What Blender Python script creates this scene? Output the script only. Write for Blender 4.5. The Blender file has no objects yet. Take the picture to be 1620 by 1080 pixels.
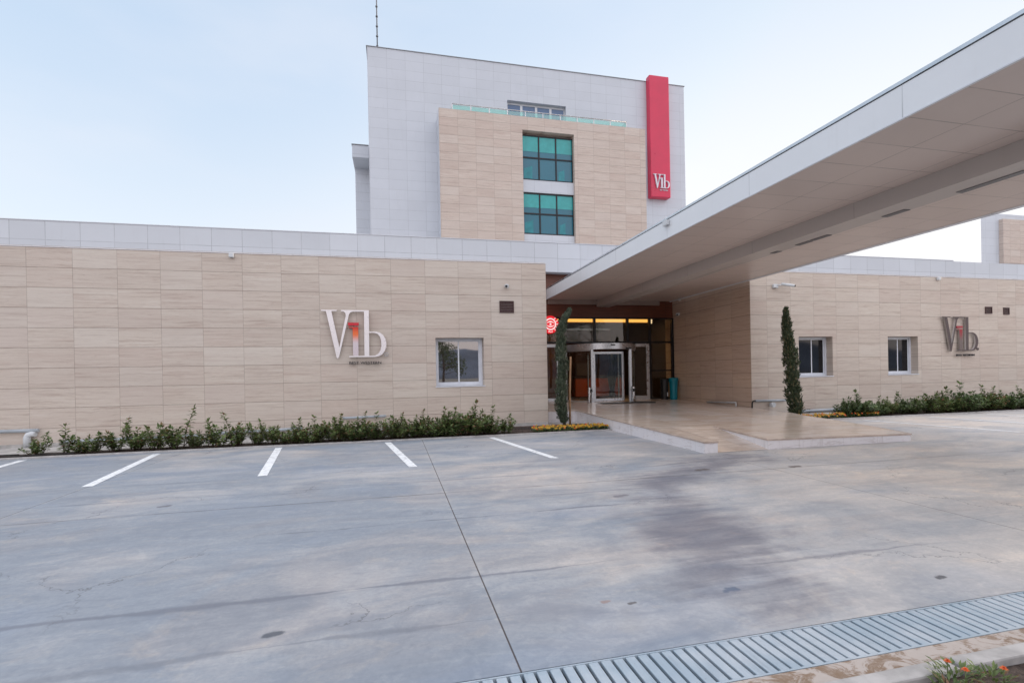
import bpy, math, random
import numpy as np
from mathutils import Vector, Matrix
random.seed(7)
scn = bpy.context.scene
COL = scn.collection
rad = math.radians
PI = math.pi

# ------------------------------------------------------------------ mesh building
class MB:
    def __init__(s): s.v = []; s.f = []; s.m = []; s.cur = 0; s.sm = []
    def face(s, pts, smooth=False):
        b = len(s.v); s.v += [tuple(p) for p in pts]; s.f.append(tuple(range(b, b + len(pts)))); s.m.append(s.cur); s.sm.append(smooth)
    def box(s, x0, x1, y0, y1, z0, z1):
        b = len(s.v)
        s.v += [(x, y, z) for z in (z0, z1) for y in (y0, y1) for x in (x0, x1)]
        for q in ((0,2,3,1),(4,5,7,6),(0,1,5,4),(2,6,7,3),(0,4,6,2),(1,3,7,5)):
            s.f.append(tuple(b + i for i in q)); s.m.append(s.cur); s.sm.append(False)
        return s
    def tube(s, pts, r, n=10, cap=True, smooth=True):
        P = [Vector(p) for p in pts]; rs = r if isinstance(r, (list, tuple)) else [r] * len(P)
        b = len(s.v); up = None
        for i, p in enumerate(P):
            d = (P[min(i + 1, len(P) - 1)] - P[max(i - 1, 0)]).normalized()
            if up is None: up = d.orthogonal().normalized()
            up = (up - d * up.dot(d)).normalized(); w = d.cross(up)
            for k in range(n):
                a = 2 * PI * k / n
                s.v.append(tuple(p + (up * math.cos(a) + w * math.sin(a)) * rs[i]))
        for i in range(len(P) - 1):
            for k in range(n):
                s.f.append((b + i*n + k, b + i*n + (k+1) % n, b + (i+1)*n + (k+1) % n, b + (i+1)*n + k)); s.m.append(s.cur); s.sm.append(smooth)
        if cap:
            s.f.append(tuple(b + k for k in range(n))[::-1]); s.m.append(s.cur); s.sm.append(False)
            e = b + (len(P) - 1) * n
            s.f.append(tuple(e + k for k in range(n))); s.m.append(s.cur); s.sm.append(False)
        return s
    def lathe(s, c, prof, n=24):
        b = len(s.v)
        for r, z in prof:
            for k in range(n):
                a = 2*PI*k/n; s.v.append((c[0] + r*math.cos(a), c[1] + r*math.sin(a), c[2] + z))
        for i in range(len(prof)-1):
            for k in range(n):
                s.f.append((b+i*n+k, b+i*n+(k+1)%n, b+(i+1)*n+(k+1)%n, b+(i+1)*n+k)); s.m.append(s.cur); s.sm.append(True)
        s.f.append(tuple(b+k for k in range(n))[::-1]); s.m.append(s.cur); s.sm.append(False)
        e = b+(len(prof)-1)*n
        s.f.append(tuple(e+k for k in range(n))); s.m.append(s.cur); s.sm.append(False)
        return s
    def arcwall(s, cx, cy, r0, r1, a0, a1, z0, z1, n=24):
        for i in range(n):
            a = a0 + (a1-a0)*i/n; c = a0 + (a1-a0)*(i+1)/n
            p = lambda r, t, z: (cx + r*math.cos(t), cy + r*math.sin(t), z)
            s.face([p(r1,a,z0), p(r1,c,z0), p(r1,c,z1), p(r1,a,z1)], True)
            s.face([p(r0,c,z0), p(r0,a,z0), p(r0,a,z1), p(r0,c,z1)], True)
            s.face([p(r0,a,z0), p(r0,c,z0), p(r1,c,z0), p(r1,a,z0)])
            s.face([p(r0,a,z1), p(r1,a,z1), p(r1,c,z1), p(r0,c,z1)])
        return s
    def mesh(s, name, mats):
        me = bpy.data.meshes.new(name); me.from_pydata(s.v, [], s.f)
        for m in (mats if isinstance(mats, (list, tuple)) else [mats]): me.materials.append(m)
        me.polygons.foreach_set('material_index', s.m); me.polygons.foreach_set('use_smooth', s.sm)
        me.update(); return me

def tag(o, label=None, cat=None, group=None, kind=None):
    if label: o['label'] = label
    if cat: o['category'] = cat
    if group: o['group'] = group
    if kind: o['kind'] = kind
    return o
def bevel(o, w, seg=2):
    b = o.modifiers.new('edge', 'BEVEL'); b.width = w; b.segments = seg; b.limit_method = 'ANGLE'; b.angle_limit = rad(40); return o
def thing(name, loc, label, cat, group=None, rz=0):
    o = bpy.data.objects.new(name, None); o.empty_display_size = .3; COL.objects.link(o)
    o.location = loc; o.rotation_euler = (0, 0, rz); tag(o, label, cat, group); return o
def part(name, mb, mats, parent, local=False, bev=0):
    me = mb.mesh(name, mats) if isinstance(mb, MB) else mb
    if not isinstance(mb, MB):
        me.name = name
        if not me.materials:
            me.materials.append(mats)
    o = bpy.data.objects.new(name, me); COL.objects.link(o); o.parent = parent
    if not local:
        m = Matrix.Identity(4); q = parent; loc = Vector((0, 0, 0))
        while q: loc += q.location if q.type == 'EMPTY' else Vector((0,0,0)); q = q.parent
        if parent.type == 'EMPTY': o.matrix_parent_inverse = Matrix.Translation(-loc)
    if bev: bevel(o, bev)
    return o
def solo(name, mb, mats, label=None, cat=None, group=None, kind=None, bev=0):
    a = np.array(mb.v); c = Vector(((a[:,0].min()+a[:,0].max())/2, (a[:,1].min()+a[:,1].max())/2, a[:,2].min()))
    mb.v = [tuple(Vector(p) - c) for p in mb.v]
    o = bpy.data.objects.new(name, mb.mesh(name, mats)); COL.objects.link(o); o.location = c
    tag(o, label, cat, group, kind)
    if bev: bevel(o, bev)
    return o
def copy_tree(o, parent=None):
    c = o.copy(); COL.objects.link(c); c.parent = parent
    for ch in list(o.children): copy_tree(ch, c)
    return c

# ------------------------------------------------------------------ materials
class N:
    def __init__(s, name):
        s.mat = bpy.data.materials.new(name); s.mat.use_nodes = True
        s.t = s.mat.node_tree; s.n = s.t.nodes; s.l = s.t.links
        s.bsdf = s.n['Principled BSDF']; s.out = s.n['Material Output']
    def node(s, typ, **kw):
        n = s.n.new(typ)
        for k, v in kw.items(): setattr(n, k, v)
        return n
    def put(s, sock, v):
        if v is None: return
        if isinstance(v, bpy.types.NodeSocket): s.l.new(v, sock)
        elif isinstance(v, (tuple, list)) and len(v) == 3 and sock.type == 'RGBA': sock.default_value = (*v, 1)
        else: sock.default_value = v
    def math(s, op, a, b=None, c=None, clamp=False):
        n = s.node('ShaderNodeMath', operation=op); n.use_clamp = clamp
        s.put(n.inputs[0], a); s.put(n.inputs[1], b)
        if c is not None: s.put(n.inputs[2], c)
        return n.outputs[0]
    def pos(s):
        if not hasattr(s, '_p'):
            g = s.node('ShaderNodeNewGeometry'); x = s.node('ShaderNodeSeparateXYZ'); s.l.new(g.outputs['Position'], x.inputs[0])
            s._p = (g.outputs['Position'], x.outputs[0], x.outputs[1], x.outputs[2])
        return s._p
    def comb(s, x, y, z):
        n = s.node('ShaderNodeCombineXYZ'); s.put(n.inputs[0], x); s.put(n.inputs[1], y); s.put(n.inputs[2], z); return n.outputs[0]
    def scale(s, vec, sc, off=(0,0,0)):
        n = s.node('ShaderNodeMapping'); s.put(n.inputs['Vector'], vec); n.inputs['Scale'].default_value = sc; n.inputs['Location'].default_value = off; return n.outputs[0]
    def noise(s, vec, scale=1, detail=4, rough=.5, dist=0, color=False):
        n = s.node('ShaderNodeTexNoise'); s.put(n.inputs['Vector'], vec); s.put(n.inputs['Scale'], scale)
        n.inputs['Detail'].default_value = detail; n.inputs['Roughness'].default_value = rough; n.inputs['Distortion'].default_value = dist
        return n.outputs['Color' if color else 'Fac']
    def ramp(s, f, a, b, c0=0., c1=1., smooth=True):
        n = s.node('ShaderNodeMapRange'); n.interpolation_type = 'SMOOTHSTEP' if smooth else 'LINEAR'
        s.put(n.inputs[0], f); s.put(n.inputs[1], a); s.put(n.inputs[2], b); s.put(n.inputs[3], c0); s.put(n.inputs[4], c1); return n.outputs[0]
    def mix(s, f, a, b, mode='MIX'):
        n = s.node('ShaderNodeMix', data_type='RGBA', blend_type=mode); n.clamp_factor = True
        s.put(n.inputs[0], f); s.put(n.inputs[6], a); s.put(n.inputs[7], b); return n.outputs[2]
    def white(s, vec):
        n = s.node('ShaderNodeTexWhiteNoise', noise_dimensions='3D'); s.put(n.inputs[0], vec); return n.outputs['Value']
    def bump(s, h, strength=.3, dist=.01):
        n = s.node('ShaderNodeBump'); n.inputs['Strength'].default_value = strength; n.inputs['Distance'].default_value = dist
        s.put(n.inputs['Height'], h); s.l.new(n.outputs[0], s.bsdf.inputs['Normal'])
    def set(s, **kw):
        names = dict(color='Base Color', rough='Roughness', metal='Metallic', spec='Specular IOR Level', ior='IOR', trans='Transmission Weight', emit='Emission Color', es='Emission Strength', coat='Coat Weight', alpha='Alpha')
        for k, v in kw.items(): s.put(s.bsdf.inputs[names[k]], v)
        return s

def plain(name, col, rough=.5, metal=0, var=.08, sc=3, **kw):
    m = N(name); p = m.pos()[0]
    f = m.noise(p, sc, 5, .6)
    c2 = tuple(max(0, c * (1 - var * 2)) for c in col); c1 = tuple(min(1, c * (1 + var)) for c in col)
    m.set(color=m.mix(m.ramp(f, .3, .7), c2, c1), rough=m.ramp(f, .2, .8, max(.02, rough - .07), min(1, rough + .07)), metal=metal, **kw)
    return m.mat

def grid(m, hc, zc, tw, th, ox, oz, jw, jitter=0):
    """tile index and joint mask on a wall: hc runs along the wall, zc up"""
    u = m.math('DIVIDE', m.math('SUBTRACT', hc, ox), tw); v = m.math('DIVIDE', m.math('SUBTRACT', zc, oz), th)
    iu = m.math('FLOOR', u); iv = m.math('FLOOR', v)
    fu = m.math('SUBTRACT', u, iu); fv = m.math('SUBTRACT', v, iv)
    du = m.math('MULTIPLY', m.math('MINIMUM', fu, m.math('SUBTRACT', 1., fu)), tw)
    dv = m.math('MULTIPLY', m.math('MINIMUM', fv, m.math('SUBTRACT', 1., fv)), th)
    return iu, iv, du, dv

def travertine(name, ax, ox=1.949, oz=-.04, tw=1.0083, th=.5196, jw=.006, tint=(1,1,1), jn=.75):
    m = N(name); P, X, Y, Z = m.pos(); h = X if ax == 'x' else Y
    iu, iv, du, dv = grid(m, h, Z, tw, th, ox, oz, jw)
    tid = m.comb(iu, iv, 3.3); r1 = m.white(tid); r2 = m.white(m.comb(iv, iu, 9.1)); r3 = m.white(m.comb(iu, iv, 17.7))
    # veins run along the slab, each slab cut from another place
    vx = m.math('ADD', m.math('MULTIPLY', h, .75), m.math('MULTIPLY', r1, 37.)); vz = m.math('ADD', m.math('MULTIPLY', Z, 17.), m.math('MULTIPLY', r2, 53.))
    wob = m.noise(m.comb(m.math('ADD', m.math('MULTIPLY', h, 1.1), m.math('MULTIPLY', r3, 9.)), m.math('MULTIPLY', Z, 1.5), r1), 1., 4, .55)
    vz = m.math('ADD', vz, m.math('MULTIPLY', wob, m.math('ADD', .6, m.math('MULTIPLY', m.math('POWER', r1, 3.), 3.2))))
    v1 = m.noise(m.comb(vx, vz, r2), 1.0, 8, .68, .25)
    v2 = m.noise(m.comb(m.math('MULTIPLY', vx, 3.2), m.math('MULTIPLY', vz, 3.6), r1), 1.3, 6, .7, .2)
    v3 = m.noise(m.comb(m.math('MULTIPLY', vx, .8), m.math('MULTIPLY', vz, .35), r3), 1.0, 3, .5, .2)
    patch = m.noise(m.scale(P, (.5, .5, 1.6)), .9, 3, .5)
    A = tuple(a*b for a, b in zip((.615, .535, .46), tint)); B = tuple(a*b for a, b in zip((.40, .305, .255), tint)); Cc = tuple(a*b for a, b in zip((.70, .65, .585), tint))
    c = m.mix(m.ramp(v1, .48, .76), A, B)
    c = m.mix(m.math('MULTIPLY', m.ramp(v3, .50, .72), .28), c, tuple(a*b for a, b in zip((.50, .375, .315), tint)))
    c = m.mix(m.math('MULTIPLY', m.ramp(v2, .55, .66), .62), c, B)
    v4 = m.noise(m.comb(m.math('MULTIPLY', vx, 5.5), m.math('MULTIPLY', vz, 4.2), r3), 1.2, 5, .7, .3)
    c = m.mix(m.math('MULTIPLY', m.ramp(v4, .60, .68), .55), c, tuple(x*.72 for x in B))
    c = m.mix(m.math('MULTIPLY', m.ramp(v2, .44, .32), .45), c, Cc)
    c = m.mix(m.math('MULTIPLY', m.ramp(v1, .44, .30), .65), c, Cc)
    c = m.mix(m.math('MULTIPLY', m.ramp(r3, .6, 1.), .28), c, Cc)
    c = m.mix(m.math('MULTIPLY', m.ramp(r2, .55, 1.), .22), c, (.50, .37, .32))
    c = m.mix(m.math('MULTIPLY', m.ramp(m.math('FRACT', m.math('MULTIPLY', r1, 7.)), .0, 1.), .14), c, (.42, .33, .29))
    c = m.mix(m.ramp(patch, .3, .7, 0., .2), c, (.45, .37, .32))
    pits = m.ramp(m.noise(m.comb(m.math('MULTIPLY', h, 9.), m.math('MULTIPLY', Z, 40.), r1), 1.6, 3, .6), .68, .76)
    c = m.mix(m.math('MULTIPLY', pits, .5), c, (.22, .15, .12))
    # joints: the level ones read darker than the upright ones
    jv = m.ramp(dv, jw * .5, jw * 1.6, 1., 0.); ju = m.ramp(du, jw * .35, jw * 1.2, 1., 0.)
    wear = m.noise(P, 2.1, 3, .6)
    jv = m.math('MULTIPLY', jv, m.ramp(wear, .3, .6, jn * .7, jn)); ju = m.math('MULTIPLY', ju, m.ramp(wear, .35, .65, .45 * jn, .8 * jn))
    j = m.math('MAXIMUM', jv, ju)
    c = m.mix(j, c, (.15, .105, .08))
    foot = m.math('MULTIPLY', m.ramp(m.math('ADD', Z, m.math('MULTIPLY', m.noise(P, 1.2, 4, .6), .35)), .1, .55, 1., 0.), .35)
    c = m.mix(foot, c, (.42, .38, .35))
    m.set(color=c, rough=m.ramp(v1, .3, .7, .48, .66), spec=.35)
    hgt = m.math('SUBTRACT', m.math('MULTIPLY', m.white(m.comb(iv, iu, 4.)), .15), m.math('ADD', m.math('MULTIPLY', j, 1.), m.math('MULTIPLY', pits, .3)))
    m.bump(hgt, .5, .006)
    return m.mat

def panel(name, ax, tw, th, ox, oz, col, jw=.006, var=.05, jcol=None, rough=.45, jn=.7, jcol2=None):
    m = N(name); P, X, Y, Z = m.pos()
    h, z = {'x': (X, Z), 'y': (Y, Z), 'xy': (X, Y)}[ax]
    iu, iv, du, dv = grid(m, h, z, tw, th, ox, oz, jw)
    r = m.white(m.comb(iu, iv, 5.5))
    n = m.noise(P, .6, 5, .6); n2 = m.noise(m.scale(P, (7, 7, .7)), 1., 4, .6)
    c = m.mix(r, tuple(x*(1-var) for x in col), tuple(min(1, x*(1+var)) for x in col))
    c = m.mix(m.ramp(n, .3, .75, 0., .28), c, tuple(x*.84 for x in col))
    c = m.mix(m.ramp(n2, .55, .8, 0., .16), c, tuple(x*f for x, f in zip(col, (.74, .72, .7))))
    j = m.math('MAXIMUM', m.ramp(dv, jw*.4, jw*1.3, 1., 0.), m.ramp(du, jw*.4, jw*1.3, 1., 0.))
    j = m.math('MULTIPLY', j, m.ramp(m.noise(P, 1.7, 3, .6), .3, .6, jn*.45, jn))
    c = m.mix(j, c, jcol or tuple(x*.45 for x in col))
    m.set(color=c, rough=rough)
    m.bump(m.math('SUBTRACT', m.math('MULTIPLY', r, .3), j), .4, .004)
    return m.mat

def wood(name, col):
    m = N(name); P, X, Y, Z = m.pos()
    n = m.noise(m.comb(m.math('MULTIPLY', X, .8), m.math('MULTIPLY', Y, .8), m.math('MULTIPLY', Z, 14.)), 1.6, 6, .6, .8)
    iu, iv, du, dv = grid(m, X, Z, 2.4, .42, 0, 4.04, .006)
    c = m.mix(m.ramp(n, .3, .7), tuple(x*.6 for x in col), col)
    c = m.mix(m.ramp(du, .003, .01, .7, 0.), c, (.03, .012, .008))
    m.set(color=c, rough=.38); return m.mat

def glass_dark(name, col, rough=.02, ior=1.9, wav=.15):
    m = N(name); P = m.pos()[0]
    n = m.noise(P, .9, 2, .4)
    m.set(color=col, rough=rough, ior=ior, spec=.8); m.bump(n, wav, .02); return m.mat

def glass_clear(name, tint, base=.12, power=.75):
    m = N(name)
    lw = m.node('ShaderNodeLayerWeight'); lw.inputs['Blend'].default_value = .35
    tr = m.node('ShaderNodeBsdfTransparent'); tr.inputs[0].default_value = (*tint, 1)
    gl = m.node('ShaderNodeBsdfGlossy'); gl.inputs['Roughness'].default_value = .015; gl.inputs['Color'].default_value = (.9, .92, .92, 1)
    mx = m.node('ShaderNodeMixShader'); m.l.new(m.ramp(lw.outputs['Facing'], 0., 1., base, power, False), mx.inputs[0])
    b = m.node('ShaderNodeBump'); b.inputs['Strength'].default_value = .12; b.inputs['Distance'].default_value = .02
    m.l.new(m.noise(m.pos()[0], .8, 2, .4), b.inputs['Height']); m.l.new(b.outputs[0], gl.inputs['Normal'])
    m.l.new(tr.outputs[0], mx.inputs[1]); m.l.new(gl.outputs[0], mx.inputs[2]); m.l.new(mx.outputs[0], m.out.inputs[0])
    return m.mat

def emit(name, col, s):
    m = N(name); m.set(color=(.02, .02, .02), emit=(*col, 1), es=s); return m.mat

def leaf_mat(name, dark, light, tip=None):
    m = N(name); P = m.pos()[0]
    g = m.node('ShaderNodeNewGeometry'); oi = m.node('ShaderNodeObjectInfo')
    r = g.outputs['Random Per Island']
    c = m.mix(r, dark, light); c = m.mix(m.ramp(m.noise(P, 2.2, 3, .6), .3, .7, 0., .55), c, dark)
    c = m.mix(m.math('MULTIPLY', oi.outputs['Random'], .25), c, light)
    if tip: c = m.mix(m.ramp(r, .86, .93), c, tip)
    m.set(color=c, rough=.42, spec=.45)
    tl = m.node('ShaderNodeBsdfTranslucent'); m.l.new(c, tl.inputs[0]); mx = m.node('ShaderNodeMixShader'); mx.inputs[0].default_value = .22
    m.l.new(m.bsdf.outputs[0], mx.inputs[1]); m.l.new(tl.outputs[0], mx.inputs[2]); m.l.new(mx.outputs[0], m.out.inputs[0])
    return m.mat

def concrete():
    m = N('worn_concrete'); P, X, Y, Z = m.pos()
    warp = m.noise(P, .35, 3, .5, color=True)
    big = m.noise(m.scale(P, (.09, .16, 1)), 1., 4, .55, .4)
    mid = m.noise(m.scale(P, (.32, .75, 1), (3, 7, 0)), 1., 6, .62, .6)
    streak = m.noise(m.scale(P, (.45, 3.6, 1), (11, 2, 0)), 1., 7, .66, .9)
    streak2 = m.noise(m.scale(P, (1.3, 6.5, 1), (5, 31, 0)), 1., 6, .7, 1.2)
    fine = m.noise(P, 26., 5, .7); grain = m.noise(P, 7., 7, .75, .4)
    swirl = m.noise(m.scale(P, (.9, 1.3, 1), (1, 4, 0)), 1.4, 5, .6, 2.2)
    # bluish tone to the left, lighter warmer tone to the right and near the drain
    t = m.math('ADD', m.ramp(X, 0., 8., .0, .85, False), m.math('MULTIPLY', m.ramp(Y, 4.2, 2.8), .22))
    t = m.math('ADD', t, m.math('MULTIPLY', m.math('SUBTRACT', big, .5), 2.2)); t = m.math('ADD', t, m.math('MULTIPLY', m.math('SUBTRACT', m.noise(m.scale(P, (.5, .9, 1), (2, 1, 0)), 1., 5, .6, .8), .5), 1.9), None, True)
    c = m.mix(t, (.285, .312, .352), (.62, .565, .52))
    lite = m.mix(1., c, (1.30, 1.25, 1.18), 'MULTIPLY'); dark = m.mix(1., c, (.72, .74, .78), 'MULTIPLY')
    c = m.mix(m.math('MULTIPLY', m.ramp(mid, .50, .66), .50), c, dark)
    c = m.mix(m.math('MULTIPLY', m.ramp(mid, .46, .32), .55), c, lite)
    blot = m.noise(m.scale(P, (.8, 2.2, 1), (9, 13, 0)), 1., 7, .72, 1.1)
    c = m.mix(m.math('MULTIPLY', m.ramp(blot, .54, .58), .34), c, dark)
    c = m.mix(m.math('MULTIPLY', m.ramp(blot, .43, .39), .34), c, lite)
    c = m.mix(m.math('MULTIPLY', m.ramp(streak, .5, .72), .60), c, dark)
    c = m.mix(m.math('MULTIPLY', m.ramp(streak, .44, .26), .65), c, lite)
    c = m.mix(m.math('MULTIPLY', m.ramp(streak2, .56, .74), .40), c, dark)
    c = m.mix(m.math('MULTIPLY', m.ramp(swirl, .58, .66), .30), c, m.mix(1., lite, (1.05, .97, .88), 'MULTIPLY'))
    c = m.mix(m.math('MULTIPLY', m.ramp(swirl, .36, .30), .30), c, dark)
    c = m.mix(m.ramp(fine, .3, .75, 0., .5), c, dark)
    c = m.mix(m.ramp(grain, .50, .72, 0., .5), c, dark); c = m.mix(m.ramp(grain, .48, .30, 0., .35), c, lite)
    for ax_, ay_, ar_ in ((9.5, 3.2, 7.9), (9.5, 3.2, 9.3), (-3., -2., 8.2)):
        rr_ = m.math('SQRT', m.math('ADD', m.math('POWER', m.math('SUBTRACT', X, ax_), 2.), m.math('POWER', m.math('SUBTRACT', Y, ay_), 2.)))
        tm = m.ramp(m.math('ABSOLUTE', m.math('SUBTRACT', m.math('ADD', rr_, m.math('MULTIPLY', big, .5)), ar_)), .05, .14, 1., 0.)
        c = m.mix(m.math('MULTIPLY', tm, m.ramp(grain, .35, .65, .08, .38)), c, dark)
    wx = m.math('SUBTRACT', m.noise(m.scale(P, (.8, .8, 1)), 1., 5, .65, .3), .5)
    # damp stain running from the ramp foot towards the drain
    def seg(x0, y0, x1, y1):
        dx, dy = x1-x0, y1-y0; L = dx*dx+dy*dy
        px = m.math('SUBTRACT', X, x0); py = m.math('SUBTRACT', Y, y0)
        k = m.math('DIVIDE', m.math('ADD', m.math('MULTIPLY', px, dx), m.math('MULTIPLY', py, dy)), L, None, True)
        ex = m.math('SUBTRACT', px, m.math('MULTIPLY', k, dx)); ey = m.math('SUBTRACT', py, m.math('MULTIPLY', k, dy))
        return m.math('SQRT', m.math('ADD', m.math('MULTIPLY', ex, ex), m.math('MULTIPLY', ey, ey)))
    hue = m.noise(m.scale(P, (.33, .6, 1), (21, 3, 0)), 1., 5, .6, .9)
    c = m.mix(m.math('MULTIPLY', m.ramp(hue, .50, .62), .42), c, m.mix(1., c, (1.09, .98, .90), 'MULTIPLY')); c = m.mix(m.math('MULTIPLY', m.ramp(hue, .48, .36), .45), c, m.mix(1., c, (.93, .99, 1.08), 'MULTIPLY'))
    d = m.math('MINIMUM', seg(6.4, 8.2, 3.7, 6.6), m.math('MINIMUM', seg(3.7, 6.6, 3.1, 4.6), seg(3.1, 4.6, 2.5, 3.5)))
    d = m.math('ADD', d, m.math('MULTIPLY', wx, 2.6))
    d = m.math('ADD', d, m.math('MULTIPLY', m.math('SUBTRACT', streak, .5), 2.2))
    c = m.mix(m.math('MULTIPLY', m.ramp(d, -.25, .95, .78, 0.), m.ramp(streak2, .25, .7, .72, 1.)), c, (.115, .115, .150))
    d2 = m.math('ADD', m.math('MINIMUM', seg(-1.2, 3.35, .2, 3.62), seg(.2, 3.62, 1.6, 3.1)), m.math('MULTIPLY', wx, 1.1))
    c = m.mix(m.ramp(d2, -.05, .14, .5, 0.), c, (.20, .215, .255))
    d3 = m.math('ADD', seg(-3.6, 2.9, -1.9, 3.2), m.math('MULTIPLY', wx, 1.5))
    c = m.mix(m.ramp(d3, -.05, .16, .45, 0.), c, (.21, .225, .265))
    for cx, cy, rr, col in ((-.80, 3.47, .055, (.07, .08, .10)), (4.12, 3.0, .045, (.06, .06, .07)), (2.42, 3.25, .06, (.11, .14, .20)), (4.95, 7.3, .11, (.10, .085, .08)), (6.55, 7.05, .10, (.12, .09, .08)), (1.62, 3.25, .03, (.1, .09, .09)), (1.45, 3.32, .035, (.3, .22, .2)), (-3.0, 7.4, .07, (.13, .13, .15)), (2.9, 6.1, .09, (.18, .17, .19))):
        dd = m.math('ADD', seg(cx-rr*.7, cy-rr*.1, cx+rr*.7, cy+rr*.2), m.math('MULTIPLY', m.math('SUBTRACT', m.noise(P, 9., 4, .6), .5), rr*1.6))
        c = m.mix(m.ramp(dd, rr*.3, rr*.8, .8, 0.), c, col)
    # dark wavy pour lines
    def wavy(y, amp, w0, w1, s, lo, hi, off=0):
        nz = m.noise(m.comb(m.math('MULTIPLY', X, s), off + 3.7, 0.), 1., 5, .6)
        dy = m.math('ABSOLUTE', m.math('SUBTRACT', m.math('SUBTRACT', Y, y), m.math('MULTIPLY', m.math('SUBTRACT', nz, .5), amp)))
        ww = m.ramp(m.noise(m.comb(m.math('MULTIPLY', X, 1.1), off + 9.7, 0.), 1., 4, .6), .4, .65, w0, w1)
        k = m.ramp(m.math('DIVIDE', dy, ww), .2, 1., 1., 0.)
        return m.math('MULTIPLY', k, m.math('MULTIPLY', m.ramp(X, lo, lo+.5), m.ramp(X, hi, hi-.8)))
    c = m.mix(m.math('MULTIPLY', wavy(4.03, .16, .006, .075, .7, -9, 2.2), .6), c, (.14, .15, .185))
    c = m.mix(m.math('MULTIPLY', wavy(5.72, .26, .006, .05, .5, -1.5, 3.4, 5), .7), c, (.15, .16, .19))
    c = m.mix(m.math('MULTIPLY', wavy(3.62, .2, .008, .06, .9, 2.6, 5.2, 8), .5), c, (.16, .16, .19))
    c = m.mix(m.math('MULTIPLY', wavy(7.85, .2, .006, .05, .4, -9, 5., 14), .5), c, (.15, .16, .19))
    c = m.mix(m.math('MULTIPLY', wavy(3.3, .25, .006, .07, .8, -4.5, 1.2, 17), .4), c, (.14, .15, .18))
    c = m.mix(m.math('MULTIPLY', wavy(6.45, .2, .005, .035, .6, 1.0, 9., 21), .5), c, (.16, .16, .19))
    c = m.mix(m.math('MULTIPLY', wavy(9.0, .3, .01, .08, .3, -9, 4., 11), .30), c, (.17, .18, .21))
    # hairline cracks
    vo = m.node('ShaderNodeTexVoronoi', feature='DISTANCE_TO_EDGE'); vo.inputs['Scale'].default_value = .45
    ofs = m.node('ShaderNodeVectorMath', operation='ADD'); m.l.new(P, ofs.inputs[0]); sc = m.node('ShaderNodeVectorMath', operation='SCALE'); m.l.new(m.noise(P, 1.6, 5, .65, color=True), sc.inputs[0]); sc.inputs['Scale'].default_value = .9; m.l.new(sc.outputs[0], ofs.inputs[1]); m.l.new(ofs.outputs[0], vo.inputs['Vector'])
    ck = m.math('MULTIPLY', m.ramp(vo.outputs['Distance'], .001, .006, 1., 0.), m.ramp(m.noise(P, .5, 2, .5), .50, .60))
    c = m.mix(m.math('MULTIPLY', ck, .55), c, (.10, .10, .11))
    # sawn joints
    fx = m.math('DIVIDE', m.math('SUBTRACT', X, .65), 5.4); fx = m.math('MULTIPLY', m.math('ABSOLUTE', m.math('SUBTRACT', fx, m.math('ROUND', fx))), 5.4)
    fy = m.math('DIVIDE', m.math('SUBTRACT', Y, 7.0), 5.8); fy = m.math('MULTIPLY', m.math('ABSOLUTE', m.math('SUBTRACT', fy, m.math('ROUND', fy))), 5.8)
    jn = m.math('MAXIMUM', m.math('MULTIPLY', m.ramp(fx, .002, .0085, 1., 0.), m.ramp(m.math('ABSOLUTE', m.math('SUBTRACT', X, .65)), 1., 2., 1., .9)), m.math('MULTIPLY', m.ramp(fy, .004, .018, 1., 0.), m.ramp(m.noise(P, 1.1, 3, .6), .4, .6, .3, .8)))
    edge = m.math('MULTIPLY', m.ramp(fx, .0, .09, 1., 0.), m.ramp(m.noise(P, 5., 4, .7), .45, .7, 0., .35))
    c = m.mix(edge, c, (.55, .53, .5))
    c = m.mix(m.math('MULTIPLY', jn, .9), c, (.05, .035, .03))
    m.set(color=c, rough=m.ramp(mid, .3, .7, .55, .8), spec=.25)
    m.bump(m.math('SUBTRACT', m.math('ADD', m.math('MULTIPLY', fine, .4), m.math('MULTIPLY', streak, .6)), m.math('MULTIPLY', jn, 2.)), .25, .006)
    return m.mat

def platform_stone():
    m = N('polished_travertine_paving'); P, X, Y, Z = m.pos()
    iu, iv, du, dv = grid(m, X, Y, 1.0, .5, 0.1, .2, .004)
    r = m.white(m.comb(iu, iv, 1.)); r2 = m.white(m.comb(iv, iu, 2.))
    v = m.noise(m.comb(m.math('ADD', m.math('MULTIPLY', X, .9), m.math('MULTIPLY', r, 30.)), m.math('ADD', m.math('MULTIPLY', Y, 7.), m.math('MULTIPLY', r2, 30.)), 0.), 1.2, 6, .6, .6)
    c = m.mix(m.ramp(v, .35, .7), (.82, .70, .60), (.62, .49, .40)); c = m.mix(m.ramp(r, .5, 1., 0., .5), c, (.82, .75, .70))
    d = m.noise(P, .8, 5, .6); c = m.mix(m.ramp(d, .45, .7, 0., .4), c, (.34, .27, .23))
    j = m.math('MAXIMUM', m.ramp(dv, .001, .006, 1., 0.), m.ramp(du, .001, .006, 1., 0.))
    c = m.mix(m.math('MULTIPLY', j, .5), c, (.2, .15, .12))
    m.set(color=c, rough=m.ramp(d, .3, .7, .10, .24), spec=.55)
    return m.mat

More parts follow.
